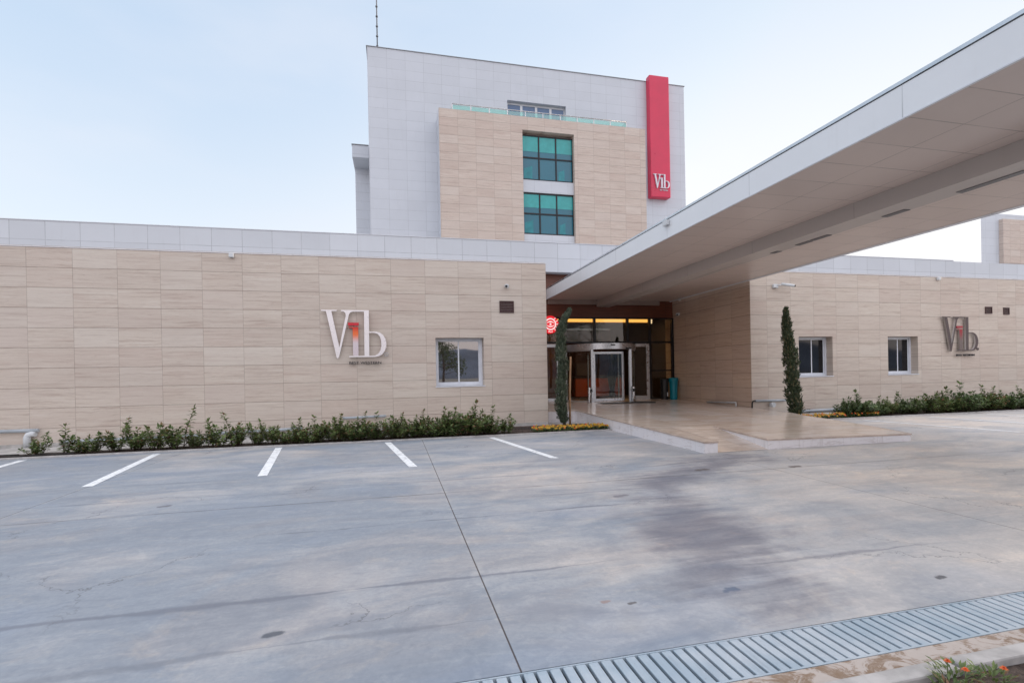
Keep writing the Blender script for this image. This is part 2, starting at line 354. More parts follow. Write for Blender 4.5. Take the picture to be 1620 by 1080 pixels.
M = {}
M['trav_x'] = travertine('travertine_cladding', 'x')
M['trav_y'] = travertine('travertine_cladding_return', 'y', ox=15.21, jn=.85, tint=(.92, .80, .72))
M['trav_tower'] = travertine('travertine_tower_cladding', 'x', ox=2.9, oz=17.75, tw=1.1, th=.52, jw=.011, jn=.55, tint=(1.0, .98, 1.0))
M['white_x'] = panel('white_ceramic_cladding', 'x', 1.0, .635, -12.29, 7.075-.635, (.565, .59, .635), jw=.010)
M['white_tower'] = panel('white_tower_cladding', 'x', 1.12, .62, -1.25, 21.88-.62, (.575, .605, .66), jw=.010, jn=.5, var=.025)
M['white_y'] = panel('white_cladding_return', 'y', 1.12, .62, 30., 21.26, (.575, .605, .66), jw=.010, var=.025)
M['fascia'] = panel('canopy_fascia_panels', 'y', 2.78, 4., 4.95-2.78*3, 3.0, (.78, .80, .83), jw=.008, var=.02, rough=.3)
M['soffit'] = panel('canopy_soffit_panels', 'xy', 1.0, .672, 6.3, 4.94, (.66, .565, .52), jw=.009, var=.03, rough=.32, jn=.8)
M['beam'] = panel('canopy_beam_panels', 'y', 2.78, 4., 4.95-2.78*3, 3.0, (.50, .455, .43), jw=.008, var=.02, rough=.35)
M['wood'] = wood('reddish_wood_panel', (.16, .045, .022))
M['soffit_end'] = plain('darkened_soffit_strip', (.30, .24, .22), .4, 0, .05)  # soffit colour darkened to offset the light this upright strip catches
M['alu'] = plain('silver_aluminium', (.62, .64, .67), .3, .85, .05)
M['white_pvc'] = plain('white_window_frame', (.66, .68, .73), .35, 0, .04)
M['black_metal'] = plain('black_metal', (.018, .017, .02), .35, .4, .1)
M['dark_metal'] = plain('dark_coping_metal', (.16, .16, .17), .4, .6, .1)
M['coping_grey'] = plain('grey_coping_metal', (.33, .34, .36), .4, .4, .05)
M['steel'] = plain('brushed_steel', (.55, .54, .53), .25, 1, .08, 8)
M['concrete'] = concrete()
M['paving'] = platform_stone()
def marble():
    m = N('stained_pale_marble'); P, X, Y, Z = m.pos()
    n = m.noise(m.scale(P, (1.2, 1.2, 5)), 2.2, 6, .65, 1.2); k = m.noise(m.scale(P, (3.5, 3.5, .5)), 1.5, 4, .6)
    c = m.mix(m.ramp(n, .52, .66, 0., .45), (.74, .72, .74), (.46, .41, .40)); c = m.mix(m.ramp(k, .56, .72, 0., .35), c, (.38, .33, .31))
    s1 = m.math('FRACT', m.math('ADD', X, m.math('MULTIPLY', Y, 1.0))); c = m.mix(m.ramp(s1, .0, .008, .5, 0.), c, (.2, .17, .16))
    m.set(color=c, rough=.4); return m.mat
M['marble'] = marble()
M['pale_concrete'] = plain('pale_dusty_concrete', (.47, .45, .43), .8, 0, .14, 2.5)
M['nosing'] = plain('beige_stone_nosing', (.50, .40, .34), .35, 0, .14, 3)
M['kerb'] = plain('kerb_concrete', (.43, .41, .40), .8, 0, .12, 6)
M['glass_win'] = glass_dark('window_glass', (.030, .022, .022), .02, 2.5, .05)
M['glass_dim'] = glass_dark('dim_window_glass', (.007, .008, .011), .04, 1.4, .05)
M['glass_ent'] = glass_clear('entrance_glass', (.72, .72, .69), .025, .36)
M['glass_rail'] = glass_clear('green_balustrade_glass', (.52, .80, .74), .10, .6)
M['vent'] = plain('brown_vent_paint', (.055, .022, .022), .5, 0, .1)
M['teal'] = plain('teal_plastic', (.0, .20, .27), .35, 0, .05)
M['black_plastic'] = plain('black_plastic', (.008, .008, .009), .4, 0, .1)
M['white_plastic'] = plain('white_plastic', (.62, .64, .66), .35, 0, .05)
M['pipe'] = plain('grey_pipe', (.42, .46, .50), .4, 0, .08)
M['red'] = plain('red_sign_panel', (.62, .030, .085), .32, 0, .03, 1)
M['sign_steel'] = plain('pale_sign_steel', (.82, .77, .77), .3, .25, .02, 2)
M['sign_dark_reflect'] = plain('steel_dark_reflection', (.075, .052, .052), .35, .2, .05, 2)  # steel letter faces with a dark reflection painted into the colour
M['sign_pale_side'] = plain('pale_sign_return', (.50, .46, .44), .4, .2, .04)  # letter sides painted paler where they catch the light
M['sign_side'] = plain('sign_return_steel', (.30, .28, .27), .35, .6, .1, 9)
M['sign_text'] = plain('dark_sign_lettering', (.06, .055, .06), .3, .5, .1)
M['sign_white'] = plain('white_sign_lettering', (.74, .74, .80), .3, 0, .03)
M['line'] = None
M['leaf'] = leaf_mat('shrub_leaf', (.060, .100, .032), (.22, .28, .095), (.20, .11, .055))
M['leaf_dark'] = leaf_mat('dark_shrub_leaf', (.050, .090, .036), (.18, .24, .088))
M['cyp'] = leaf_mat('cypress_foliage', (.026, .044, .022), (.11, .15, .070), (.20, .17, .09))
M['cyp_pale'] = leaf_mat('dusty_cypress_foliage', (.035, .055, .034), (.12, .15, .095), (.18, .19, .13))
M['bark'] = plain('grey_brown_bark', (.12, .085, .06), .85, 0, .25, 14)
M['stake'] = plain('bare_timber_stake', (.42, .24, .13), .7, 0, .15, 12)
M['flower_y'] = plain('yellow_petals', (.60, .33, .02), .6, 0, .2, 30)
M['flower_o'] = plain('orange_petals', (.68, .12, .02), .6, 0, .2, 30)
M['orange'] = plain('orange_counter', (.62, .10, .012), .4, 0, .06)
M['lobby_wall'] = plain('lobby_brown_wall', (.20, .075, .04), .6, 0, .15)
M['lobby_dark'] = plain('lobby_dark_lining', (.045, .032, .028), .6, 0, .1)
M['strip'] = emit('warm_strip_light', (1., .47, .10), .62)
M['lamp_dim'] = emit('dim_spot_light', (1., .72, .42), .5)
M['sign_red_lit'] = emit('lit_red_sign_face', (.95, .008, .02), .22)
M['sign_white_lit'] = emit('lit_white_sign_face', (1., .85, .85), .24)
def soil():
    m = N('dark_soil'); P = m.pos()[0]; n = m.noise(P, 14, 6, .7); k = m.noise(P, 3, 3, .5)
    m.set(color=m.mix(m.ramp(n, .35, .7), (.035, .022, .018), (.11, .075, .06)), rough=.95); m.bump(m.math('ADD', n, k), .9, .04); return m.mat
M['soil'] = soil()
def dirty_strip():
    m = N('muddy_concrete_strip'); P = m.pos()[0]
    n = m.noise(m.scale(P, (3, 4, 1)), 1.6, 7, .7, 1.5); k = m.noise(P, 40, 4, .7)
    c = m.mix(m.ramp(n, .45, .56), (.44, .38, .345), (.23, .155, .105)); c = m.mix(m.ramp(k, .4, .8, 0., .3), c, (.5, .46, .43))
    m.set(color=c, rough=.85); m.bump(n, .4, .01); return m.mat
M['strip_dirt'] = dirty_strip()
def paint():
    m = N('worn_white_road_paint'); P = m.pos()[0]
    n = m.noise(P, 9, 6, .72); k = m.noise(P, 2, 3, .5)
    m.set(color=m.mix(m.ramp(m.math('ADD', n, m.math('MULTIPLY', k, .25)), .60, .80), (.80, .82, .84), (.46, .47, .49)), rough=.7); return m.mat
M['line'] = paint()
def grate_mat():
    m = N('galvanised_grate'); P, X, Y, Z = m.pos()
    n = m.noise(P, 2.2, 5, .65); k = m.noise(m.scale(P, (30, 4, 1)), 1, 4, .6)
    c = m.mix(m.ramp(n, .35, .7), (.36, .44, .51), (.50, .55, .60)); c = m.mix(m.ramp(k, .5, .75, 0., .4), c, (.28, .33, .38))
    c = m.mix(m.ramp(m.noise(P, 18, 4, .7), .66, .75, 0., .7), c, (.22, .13, .08))
    m.set(color=c, rough=.5, metal=.25); return m.mat
M['grate'] = grate_mat()
def window_tint(name, top, bot, zsplit):
    m = N(name); P, X, Y, Z = m.pos()
    m.set(color=bot, rough=.04, ior=1.5, spec=.55); return m.mat
M['teal_glass'] = glass_dark('teal_tinted_glass', (.010, .13, .19), .03, 1.45, .1)
M['blind'] = plain('teal_shade_behind_glass', (.045, .36, .36), .08, 0, .06, 2)
M['blind_low'] = plain('teal_curtain_behind_glass', (.016, .22, .26), .08, 0, .12, 2)
M['blue_glass'] = glass_dark('blue_grey_window_glass', (.05, .11, .24), .03, 1.5, .1)
M['hill'] = plain('hazy_hill_scrub', (.16, .19, .25), .95, 0, .25, .02)  # blue distance haze mixed into the hill colour
M['earth'] = plain('dry_ground', (.32, .29, .25), .95, 0, .2, .3)  # ground tone lightened to bounce more light onto soffit and facade
M['asphalt'] = plain('pale_driveway_concrete', (.34, .335, .33), .9, 0, .15, 2)  # unseen road paled so it throws light up to the canopy and walls

# ------------------------------------------------------------------ setting
solo('ground', MB().box(-1500, 1500, -1500, 1500, -.9, -.5), M['earth'], kind='structure')
solo('parking_lot', MB().box(-45, 60, 2.665, 13.0, -.45, 0), M['concrete'], kind='structure')
solo('building_base', MB().box(-45, 60, 15.0, 50, -.45, -.004), M['pale_concrete'], kind='structure')
m_ = MB(); m_.box(-45, 3.2, 13.75, 15.0, -.45, .03); solo('wall_apron', m_, M['pale_concrete'], kind='structure')
solo('wall_apron', MB().box(15.2, 60, 14.3, 15.0, -.45, .03), M['pale_concrete'], kind='structure')
def lumpy(x0, x1, y0, y1, z, nx, ny, amp):
    m = MB(); g = {}
    for i in range(nx+1):
        for j in range(ny+1):
            e = 0 if i in (0, nx) or j in (0, ny) else random.uniform(-amp, amp)
            g[i, j] = len(m.v); m.v.append((x0+(x1-x0)*i/nx, y0+(y1-y0)*j/ny, z + e))
    for i in range(nx):
        for j in range(ny):
            m.f.append((g[i,j], g[i+1,j], g[i+1,j+1], g[i,j+1])); m.m.append(0); m.sm.append(True)
    b = len(m.v); m.box(x0, x1, y0, y1, -.45, z-.12); return m
solo('planting_bed', lumpy(-9.2, 3.2, 13.1, 13.75, .015, 160, 8, .022), M['soil'], kind='structure')
solo('planting_bed', lumpy(3.2, 5.95, 13.1, 15.0, .02, 40, 24, .02), M['soil'], kind='structure')
solo('planting_bed', lumpy(12.3, 40., 13.1, 14.3, .02, 160, 10, .02), M['soil'], kind='structure')
solo('wall_apron', MB().box(12.37, 15.2, 14.3, 15.0, -.45, .03), M['pale_concrete'], kind='structure')
solo('wall_apron', MB().box(-45, -9.2, 13.1, 13.75, -.45, .028), M['pale_concrete'], kind='structure')
solo('bed_kerb', MB().box(-45, 5.95, 13.0, 13.1, -.45, .035), M['kerb'], kind='structure', bev=.008)
solo('bed_kerb', MB().box(12.0, 60, 13.0, 13.1, -.45, .035), M['kerb'], kind='structure', bev=.008)
# drain, strip and front kerb
solo('drain_trench', MB().box(-45, 60, 2.28, 2.66, -.45, -.18), M['black_metal'], kind='structure')
solo('concrete_strip', MB().box(-45, 60, 2.13, 2.28, -.45, .004), M['strip_dirt'], kind='structure')
x = -11.
ks = [(-45, .9), (.906, 1.902), (1.908, 2.925), (2.955, 3.98), (3.986, 5.0), (5.006, 60)]
for i, (a, b) in enumerate(ks):
    solo('front_kerb', MB().box(a, b, 2.03 + (.004 if i % 2 else 0), 2.13, -.45, .030 + (.006 if i == 3 else 0)), M['kerb'], kind='structure', bev=.012)
solo('soil_bed', lumpy(-12, 18, -1.2, 2.03, -.01, 300, 40, .02), M['soil'], kind='structure')
solo('road', MB().box(-60, 80, -16, -1.2, -.45, -.02), M['asphalt'], kind='structure')
# parking lines
def line(x0, y0, x1, y1, w=.15):
    m = MB(); d = Vector((x1-x0, y1-y0, 0)).normalized(); 
    h = w/2/abs(d.y) 
    m.face([(x0-h, y0, .004), (x1-h, y1, .004), (x1+h, y1, .004), (x0+h, y0, .004)])
    m.face([(x0-h, y0, -.02), (x0+h, y0, -.02), (x1+h, y1, -.02), (x1-h, y1, -.02)])
    return solo('parking_line', m, M['line'], kind='structure')
for x in (-10.35, -7.82, -5.28, -2.73, -.21, 2.43): line(x, 12.78, x + .5 + .07*(x > 0), 9.18)
for x in (14.25, 16.85, 19.35, 21.9, 24.4, 26.9): line(x, 12.55, x + .55, 8.9, .13)

# platform (slopes gently up to the doors)
def pz(x, y): return .108 - .012*(x-6) * .9 - .0 + .023*(y) - .03
def pz(x, y): return .108 - .012*x + .022*y
pf = MB()
XL, XR = 5.97, 7.45
right_edge = [(11.1, 8.66), (11.4, 9.5), (11.66, 10.58), (11.85, 11.54), (12.0, 12.5), (12.33, 13.64), (12.33, 15.3)]
def wallq(m, a, b, za0=-.3, zb0=-.3, za=None, zb=None):
    za = pz(*a) if za is None else za; zb = pz(*b) if zb is None else zb
    m.face([(a[0], a[1], za0), (b[0], b[1], zb0), (b[0], b[1], zb-.03), (a[0], a[1], za-.03)])
    # projecting nosing slab along the edge
    d_ = Vector((b[0]-a[0], b[1]-a[1], 0)).normalized(); n_ = Vector((d_.y, -d_.x, 0))*.014; A_, B_ = Vector((a[0], a[1], za)), Vector((b[0], b[1], zb)); dn = Vector((0, 0, -.03)); A_ -= d_*.013; B_ += d_*.013
    for q in ((A_+n_+dn, B_+n_+dn, B_+n_, A_+n_), (A_+n_, B_+n_, B_, A_), (A_+dn, B_+dn, B_+n_+dn, A_+n_+dn), (A_+dn, A_+n_+dn, A_+n_, A_), (B_+n_+dn, B_+dn, B_, B_+n_)): nose.face([tuple(v + Vector((0, 0, .001))) for v in q])
nose = MB(); top = MB(); side = MB()
RY = 10.95; FY = 8.72
# top surface split into flat strips round the ramp
def topq(pts): top.face([(x, y, pz(x, y)) for x, y in pts])
topq([(XL, RY), (7.75, RY), (12.33, RY), (12.33, 13.0), (12.33, 20.3), (4.78, 20.3), (4.78, 15.95), (XL, 15.95)][:0] or [(XL, RY), (11.74, RY), (11.85, 11.54), (12.0, 12.5), (12.33, 13.64), (12.33, 20.6), (4.80, 20.6), (4.80, 15.9), (XL, 15.9)])
topq([(XR, FY), (11.1, 8.66), (11.4, 9.5), (11.66, 10.58), (11.74, RY), (7.75, RY)])
topq([(XL, FY), (6.27, FY), (6.6, RY), (XL, RY)])
# ramp
ramp = MB(); ramp.face([(6.27, FY, .004), (XR, FY, .004), (7.75, RY, pz(7.75, RY)), (6.6, RY, pz(6.6, RY))])
wallq(side, (XL, 15.9), (XL, FY)); wallq(side, (XL, FY), (6.27, FY)); wallq(side, (4.80, 15.9), (XL, 15.9))
wallq(side, (6.27, FY), (6.6, RY)); wallq(side, (7.75, RY), (XR, FY)); wallq(side, (XR, FY), (11.1, 8.66))
re_ = [(11.1, 8.66), (11.4, 9.5), (11.66, 10.58), (11.74, RY), (11.85, 11.54), (12.0, 12.5), (12.33, 13.64), (12.33, 15.21)]
for a, b in zip(re_, re_[1:]): wallq(side, a, b)
solo('entrance_platform', top, M['paving'], kind='structure'); solo('platform_nosing', nose, M['nosing'], kind='structure'); solo('platform_face', side, M['marble'], kind='structure'); solo('platform_ramp', ramp, M['paving'], kind='structure')

# ------------------------------------------------------------------ walls with openings
def wall_x(m, x0, x1, z0, z1, y, openings, d):
    """front face at y looking towards -Y with recessed openings (x0,x1,z0,z1), depth d"""
    xs = sorted({x0, x1, *[o[0] for o in openings], *[o[1] for o in openings]}); zs = sorted({z0, z1, *[o[2] for o in openings], *[o[3] for o in openings]})
    for a, b in zip(xs, xs[1:]):
        for c, e in zip(zs, zs[1:]):
            cx, cz = (a+b)/2, (c+e)/2
            if any(o[0] < cx < o[1] and o[2] < cz < o[3] for o in openings): continue
            m.face([(a, y, c), (b, y, c), (b, y, e), (a, y, e)])
    for a, b, c, e in openings:
        m.face([(a, y, c), (a, y, e), (a, y+d, e), (a, y+d, c)]); m.face([(b, y, c), (b, y+d, c), (b, y+d, e), (b, y, e)])
        m.face([(a, y, c), (a, y+d, c), (b, y+d, c), (b, y, c)]); m.face([(a, y, e), (b, y, e), (b, y+d, e), (a, y+d, e)])
        m.face([(a, y+d, c), (a, y+d, e), (b, y+d, e), (b, y+d, c)])
def shell(m, x0, x1, y0, y1, z0, z1, skip=''):
    """the other faces of a block whose front was made by wall_x"""
    if 'l' not in skip: m.face([(x0, y0, z0), (x0, y0, z1), (x0, y1, z1), (x0, y1, z0)])
    if 'r' not in skip: m.face([(x1, y0, z0), (x1, y1, z0), (x1, y1, z1), (x1, y0, z1)])
    if 'b' not in skip: m.face([(x0, y1, z0), (x0, y1, z1), (x1, y1, z1), (x1, y1, z0)])
    if 't' not in skip: m.face([(x0, y0, z1), (x1, y0, z1), (x1, y1, z1), (x0, y1, z1)])

def sliding_window(parent, x0, x1, z0, z1, y, glass, split=.5):
    """aluminium sliding window with two sashes"""
    f = MB(); w = .055
    f.box(x0, x1, y, y+.07, z0, z0+w*1.3); f.box(x0, x1, y, y+.07, z1-w, z1)
    f.box(x0, x0+w, y, y+.07, z0+w*1.3, z1-w); f.box(x1-w*1.5, x1, y, y+.07, z0+w*1.3, z1-w)
    fr = part('window', f, M['white_pvc'], parent, bev=.006)
    xm = x0 + (x1-x0)*split; zz0, zz1 = z0+w*1.3, z1-w
    for a, b, yy in ((x0+w, xm+.02, y+.012), (xm-.02, x1-w*1.5, y+.040)):
        s = MB(); t = .042
        s.box(a, b, yy, yy+.026, zz0, zz0+t); s.box(a, b, yy, yy+.026, zz1-t, zz1); s.box(a, a+t, yy, yy+.026, zz0+t, zz1-t); s.box(b-t, b, yy, yy+.026, zz0+t, zz1-t)
        part('sash', s, M['white_pvc'], fr); 
        part('pane', MB().box(a+t-.004, b-t+.004, yy+.009, yy+.017, zz0+t-.004, zz1-t+.004), glass, fr)
    s = MB().box(x0-.03, x1+.03, y-.29, y-.002, z0-.035, z0-.003); part('sill', s, M['white_pvc'], fr, bev=.004)
    return fr

WY = 15.21
# the left wing
t = thing('single_storey_wing', (-12, WY, 0), 'low travertine clad wing with one window and the large silver letters', 'building')
m = MB(); wall_x(m, -28, 4.76, -.3, 5.156, WY, [(1.22, 2.71, 1.29, 2.80)], .34); shell(m, -28, 4.76, WY, 20.2, -.3, 5.156, 'rt')
part('wall', m, M['trav_x'], t)
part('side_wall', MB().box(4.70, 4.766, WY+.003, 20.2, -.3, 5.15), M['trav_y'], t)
part('roof', MB().box(-28, 4.76, WY+.02, 19.7, 5.158, 5.20), M['pale_concrete'], t)
part('coping', MB().box(-28, 4.775, WY-.012, WY+.05, 5.158, 5.178), M['marble'], t)
sliding_window(t, 1.225, 2.705, 1.325, 2.795, WY+.27, M['glass_win'], .49)
part('foundation', MB().box(-28, 4.74, WY-.04, WY-.004, -.2, .10), M['pale_concrete'], t)
# the right wing
t = thing('single_storey_wing', (28, WY, 0), 'low travertine clad wing with two small windows, beside the ramped platform', 'building')
m = MB(); wall_x(m, 12.35, 60, -.3, 5.156, WY, [(14.38, 15.88, 1.33, 2.82), (18.46, 19.93, 1.33, 2.82)], .34); shell(m, 12.35, 60, WY, 20.2, -.3, 5.156, 'lt')
part('wall', m, M['trav_x'], t)
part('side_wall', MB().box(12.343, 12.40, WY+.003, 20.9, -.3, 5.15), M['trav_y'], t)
part('roof', MB().box(12.36, 60, WY+.02, 19.7, 5.158, 5.20), M['pale_concrete'], t)
part('coping', MB().box(12.335, 60, WY-.012, WY+.05, 5.158, 5.178), M['marble'], t)
for a, b in ((14.385, 15.875), (18.465, 19.925)): sliding_window(t, a, b, 1.365, 2.815, WY+.27, M['glass_dim'], .55)
# the upper storey band behind
t = thing('upper_storey', (8, 19.7, 5.2), 'white panelled band of wall running behind the travertine wings and over the entrance', 'building')
m = MB(); m.box(-28, 28.25, 19.7, 20.15, 5.87, 7.075); part('wall', m, M['white_x'], t)
part('end_wall', MB().box(28.252, 62, 19.7, 20.15, 5.3, 7.04), M['white_x'], t)
m = MB(); m.box(-28, 4.7, 19.72, 20.15, 5.2, 5.868); m.box(12.42, 28.25, 19.72, 20.15, 5.2, 5.868); part('base_wall', m, M['white_x'], t)
part('roof', MB().box(-28, 60, 20.16, 48, 6.2, 6.4), M['pale_concrete'], t)
part('coping', MB().box(-28, 28.25, 19.68, 20.17, 7.077, 7.10), M['white_pvc'], t)

# ------------------------------------------------------------------ entrance front
GY = 20.25; FZ = .42
t = thing('glass_entrance_front', (9, GY, FZ), 'dark framed glass entrance wall under a reddish wood band, between the two stone wings', 'facade')
m = MB(); m.box(4.72, 12.39, GY, GY+.3, 4.05, 6.19); part('wood_band', m, M['wood'], t)
mull = MB(); w = .045
for x in (4.80, 6.10-.3, 6.95, 8.52, 10.09, 11.17, 12.30): mull.box(x-w, x+w, GY-.06, GY+.08, 2.99 if 6.95 < x < 10.1 else .3, 4.0)
mull.box(4.80, 12.345, GY-.065, GY+.085, 4.0, 4.05)
mull.box(4.80, 12.345, GY-.062, GY+.082, 2.92, 3.0)
mull.box(11.215, 12.255, GY-.058, GY+.078, 1.66, 1.72)
mull.box(11.215, 12.255, GY-.058, GY+.078, .28, .47)
part('mullions', mull, M['black_metal'], t)
tr = [4.80, 5.80, 6.95, 8.52, 10.09, 11.17, 12.30]
for a, b in zip(tr, tr[1:]): part('glass_pane', MB().box(a+w-.003, b-w+.003, GY-.004, GY+.006, 3.0, 4.0), M['glass_ent'], t)
part('glass_pane', MB().box(11.21, 12.26, GY-.004, GY+.006, 1.72, 2.92), M['glass_ent'], t)
part('glass_pane', MB().box(11.21, 12.26, GY-.004, GY+.006, .47, 1.66), M['glass_ent'], t)
part('glass_pane', MB().box(4.85, 5.75, GY-.004, GY+.006, .4, 2.92), M['glass_ent'], t)
def door(x0, x1, handle_x):
    f = MB(); s = .13
    f.box(x0, x0+s, GY-.05, GY+.05, .40, 2.9); f.box(x1-s, x1, GY-.05, GY+.05, .40, 2.9); f.box(x0+s, x1-s, GY-.05, GY+.05, 2.76, 2.9); f.box(x0+s, x1-s, GY-.05, GY+.05, .40, .58)
    d = part('side_door', f, M['alu'], t, bev=.006)
    part('pane', MB().box(x0+s-.003, x1-s+.003, GY-.006, GY+.006, .575, 2.765), M['glass_ent'], d)
    h = MB(); h.tube([(handle_x, GY-.05, 1.3), (handle_x, GY-.13, 1.3), (handle_x, GY-.13, 1.75), (handle_x, GY-.05, 1.75)], .016)
    part('handle', h, M['steel'], d)
door(10.16, 11.12, 10.235); door(5.86, 6.88, 6.0)

# revolving door
DC = (8.7, GY); DR = 1.55
t = thing('revolving_door', (8.7, 19.3, FZ), 'silver framed revolving door drum with curved glass sides at the entrance', 'revolving door')
AO = math.acos(.86/DR); aR, aL = -AO, -PI+AO      # opening edges
fr = MB(); fr.arcwall(*DC, DR-.16, DR+.03, -PI, 0, 2.60, 2.84, 40); part('header', fr, M['alu'], t)
lid = MB(); lid.arcwall(*DC, .01, DR-.162, -PI, 0, 2.63, 2.68, 40); part('ceiling', lid, M['black_metal'], t)
for a0, a1 in ((-PI, aL), (aR, 0)):
    g = MB(); g.arcwall(*DC, DR-.03, DR-.018, a0, a1, .50, 2.6, 12); part('curved_glass', g, M['glass_ent'], t)
    g = MB(); g.arcwall(*DC, DR-.05, DR, a0, a1, .37, .50, 12); g.arcwall(*DC, DR-.05, DR, a0, a1, 2.54, 2.598, 12); part('curved_rail', g, M['alu'], t)
for a in (-PI+.03, aL, aR, -.03):
    x, y = DC[0]+(DR-.02)*math.cos(a), DC[1]+(DR-.02)*math.sin(a)
    w_ = .055 if a in (aL, aR) else .04
    part('post', MB().box(x-w_, x+w_, y-.05, y+.05, .33, 2.6), M['alu'], t, bev=.008)
wing = MB(); yw = GY-.95; a, b = 8.02, 9.42
wing.box(a, a+.10, yw-.03, yw+.03, .44, 2.52); wing.box(b-.10, b, yw-.03, yw+.03, .44, 2.52); wing.box(a+.10, b-.10, yw-.03, yw+.03, 2.42, 2.52); wing.box(a+.10, b-.10, yw-.03, yw+.03, .44, .56)
wg = part('door_wing', wing, M['alu'], t, bev=.006)
part('pane', MB().box(a+.098, b-.098, yw-.006, yw+.006, .558, 2.422), M['glass_ent'], wg)
for sx in (a, b):
    wing = MB(); wing.box(sx-.02, sx+.02, yw+.03, yw+1.6, .44, .54); wing.box(sx-.02, sx+.02, yw+.03, yw+1.6, 2.44, 2.52); wing.box(sx-.022, sx+.022, yw+.5, yw+.56, .54, 2.44)
    part('showcase_frame', wing, M['alu'], t)
part('sensor', MB().box(8.56, 8.74, GY-DR-.07, GY-DR-.034, 2.74, 2.79), M['black_plastic'], t, bev=.01)
part('sensor', MB().box(9.28, 9.5, GY-DR+.02, GY-DR+.12, 2.60, 2.66), M['black_plastic'], t, bev=.01)
# door mat
solo('door_mat', MB().box(7.9, 10.2, 18.1, 18.75, pz(9, 18.4)-.06, pz(9, 18.4)+.02), M['black_plastic'], 'dark mat lying before the revolving door', 'mat')

# guard posts
def guard(x, y, label, dx):
    g = thing('guard_post', (x, y, pz(x, y)), label, 'bollard', 'steel posts flanking the revolving door')
    part('post', MB().lathe((x, y, pz(x, y)), [(.085, 0), (.085, .02), (.065, .03), (.065, .60), (.058, .625), (.03, .64)], 20), M['steel'], g)
    part('sensor_box', MB().box(x+dx-.04, x+dx+.04, y-.11, y-.03, pz(x, y)+.44, pz(x, y)+.56), M['black_plastic'], g, bev=.01)
guard(7.62, 18.75, 'short steel post on the leaning cypress side of the revolving door', .06)
guard(9.62, 18.85, 'short steel post on the bin side of the revolving door', -.03)

# bins
b1 = thing('litter_bin', (12.02, 19.75, pz(12, 19.75)), 'tall teal bin with a waisted rim beside the stone side wall', 'bin')
z = pz(12, 19.75)
part('body', MB().lathe((12.02, 19.75, z), [(.155, 0), (.16, .03), (.175, .55), (.18, .75), (.205, .84), (.21, .95), (.185, .955), (.17, .80), (.15, .3)], 28), M['teal'], b1)
b2 = thing('litter_bin', (11.66, 19.9, z), 'black bin with a small white emblem, close to the teal one', 'bin')
part('body', MB().lathe((11.66, 19.9, z), [(.15, 0), (.155, .03), (.175, .6), (.19, .84), (.195, .93), (.17, .935), (.15, .5)], 28), M['black_plastic'], b2)
part('emblem', MB().box(11.68, 11.73, 19.72, 19.727, z+.15, z+.32), M['white_plastic'], b2)

# lobby
t = thing('lobby_room', (9, 23.5, .4), 'dim brown lobby seen through the entrance glass, with glowing ceiling coves', 'room')
m = MB(); m.box(4.2, 12.6, GY+.32, 27.5, .25, .40); part('floor', m, M['lobby_dark'], t)
part('back_wall', MB().box(4.2, 12.6, 27.5, 27.6, .4, 4.2), M['lobby_wall'], t)
m = MB(); m.box(4.1, 4.2, GY+.32, 27.6, .25, 4.3); m.box(12.6, 12.7, GY+.32, 27.6, .25, 4.3); part('side_wall', m, M['lobby_dark'], t)
part('ceiling', MB().box(4.1, 12.7, GY+.32, 27.6, 4.22, 4.3), M['lobby_dark'], t)
part('cove_light', MB().box(7.7, 11.86, 21.45, 21.60, 4.00, 4.14), M['strip'], t)
part('cove_edge', MB().box(7.6, 11.9, 21.62, 21.72, 3.94, 4.21), M['lobby_dark'], t)
m = MB(); m.face([(7.72, 21.6, 4.15), (6.9, 24.5, 4.15), (6.9, 24.5, 4.21), (7.72, 21.6, 4.21)]); part('cove_light', m, M['strip'], t)
part('spot_light', MB().lathe((12.0, 21.6, 3.95), [(.05, 0), (.06, .2)], 12), M['lamp_dim'], t)
m = MB(); m.box(4.2, 8.2, 23.5, 23.6, .4, 4.2); part('partition', m, M['lobby_wall'], t)
al = bpy.data.lights.new('cove_glow', 'AREA'); ao = bpy.data.objects.new('cove_glow', al); COL.objects.link(ao); al.shape = 'RECTANGLE'; al.size = 4.; al.size_y = .12; al.energy = 13; al.color = (1, .62, .28); ao.location = (9.8, 21.9, 4.1)
t = thing('reception_desk', (10.6, 24, .4), 'orange reception counter glowing inside the lobby', 'desk')
part('body', MB().box(9.0, 11.75, 24, 24.6, .42, 1.38), M['orange'], t, bev=.02); part('top', MB().box(8.95, 11.8, 23.95, 24.65, 1.382, 1.43), M['lobby_dark'], t)
solo('picture_panel', MB().box(10.05, 10.85, 26.5, 26.56, 1.5, 2.2), plain('pale_board', (.30, .22, .19), .6), 'pale board standing above the orange counter', 'board')
v = MB(); v.lathe((10.75, 23.4, .4), [(.12, 0), (.16, .1), (.12, .35), (.2, .8), (.24, 1.05), (.12, 1.5), (.09, 1.7), (.13, 2.0), (.08, 2.25)], 16)
solo('floor_sculpture', v, M['black_metal'], 'tall dark waisted sculpture in front of the orange counter', 'sculpture')

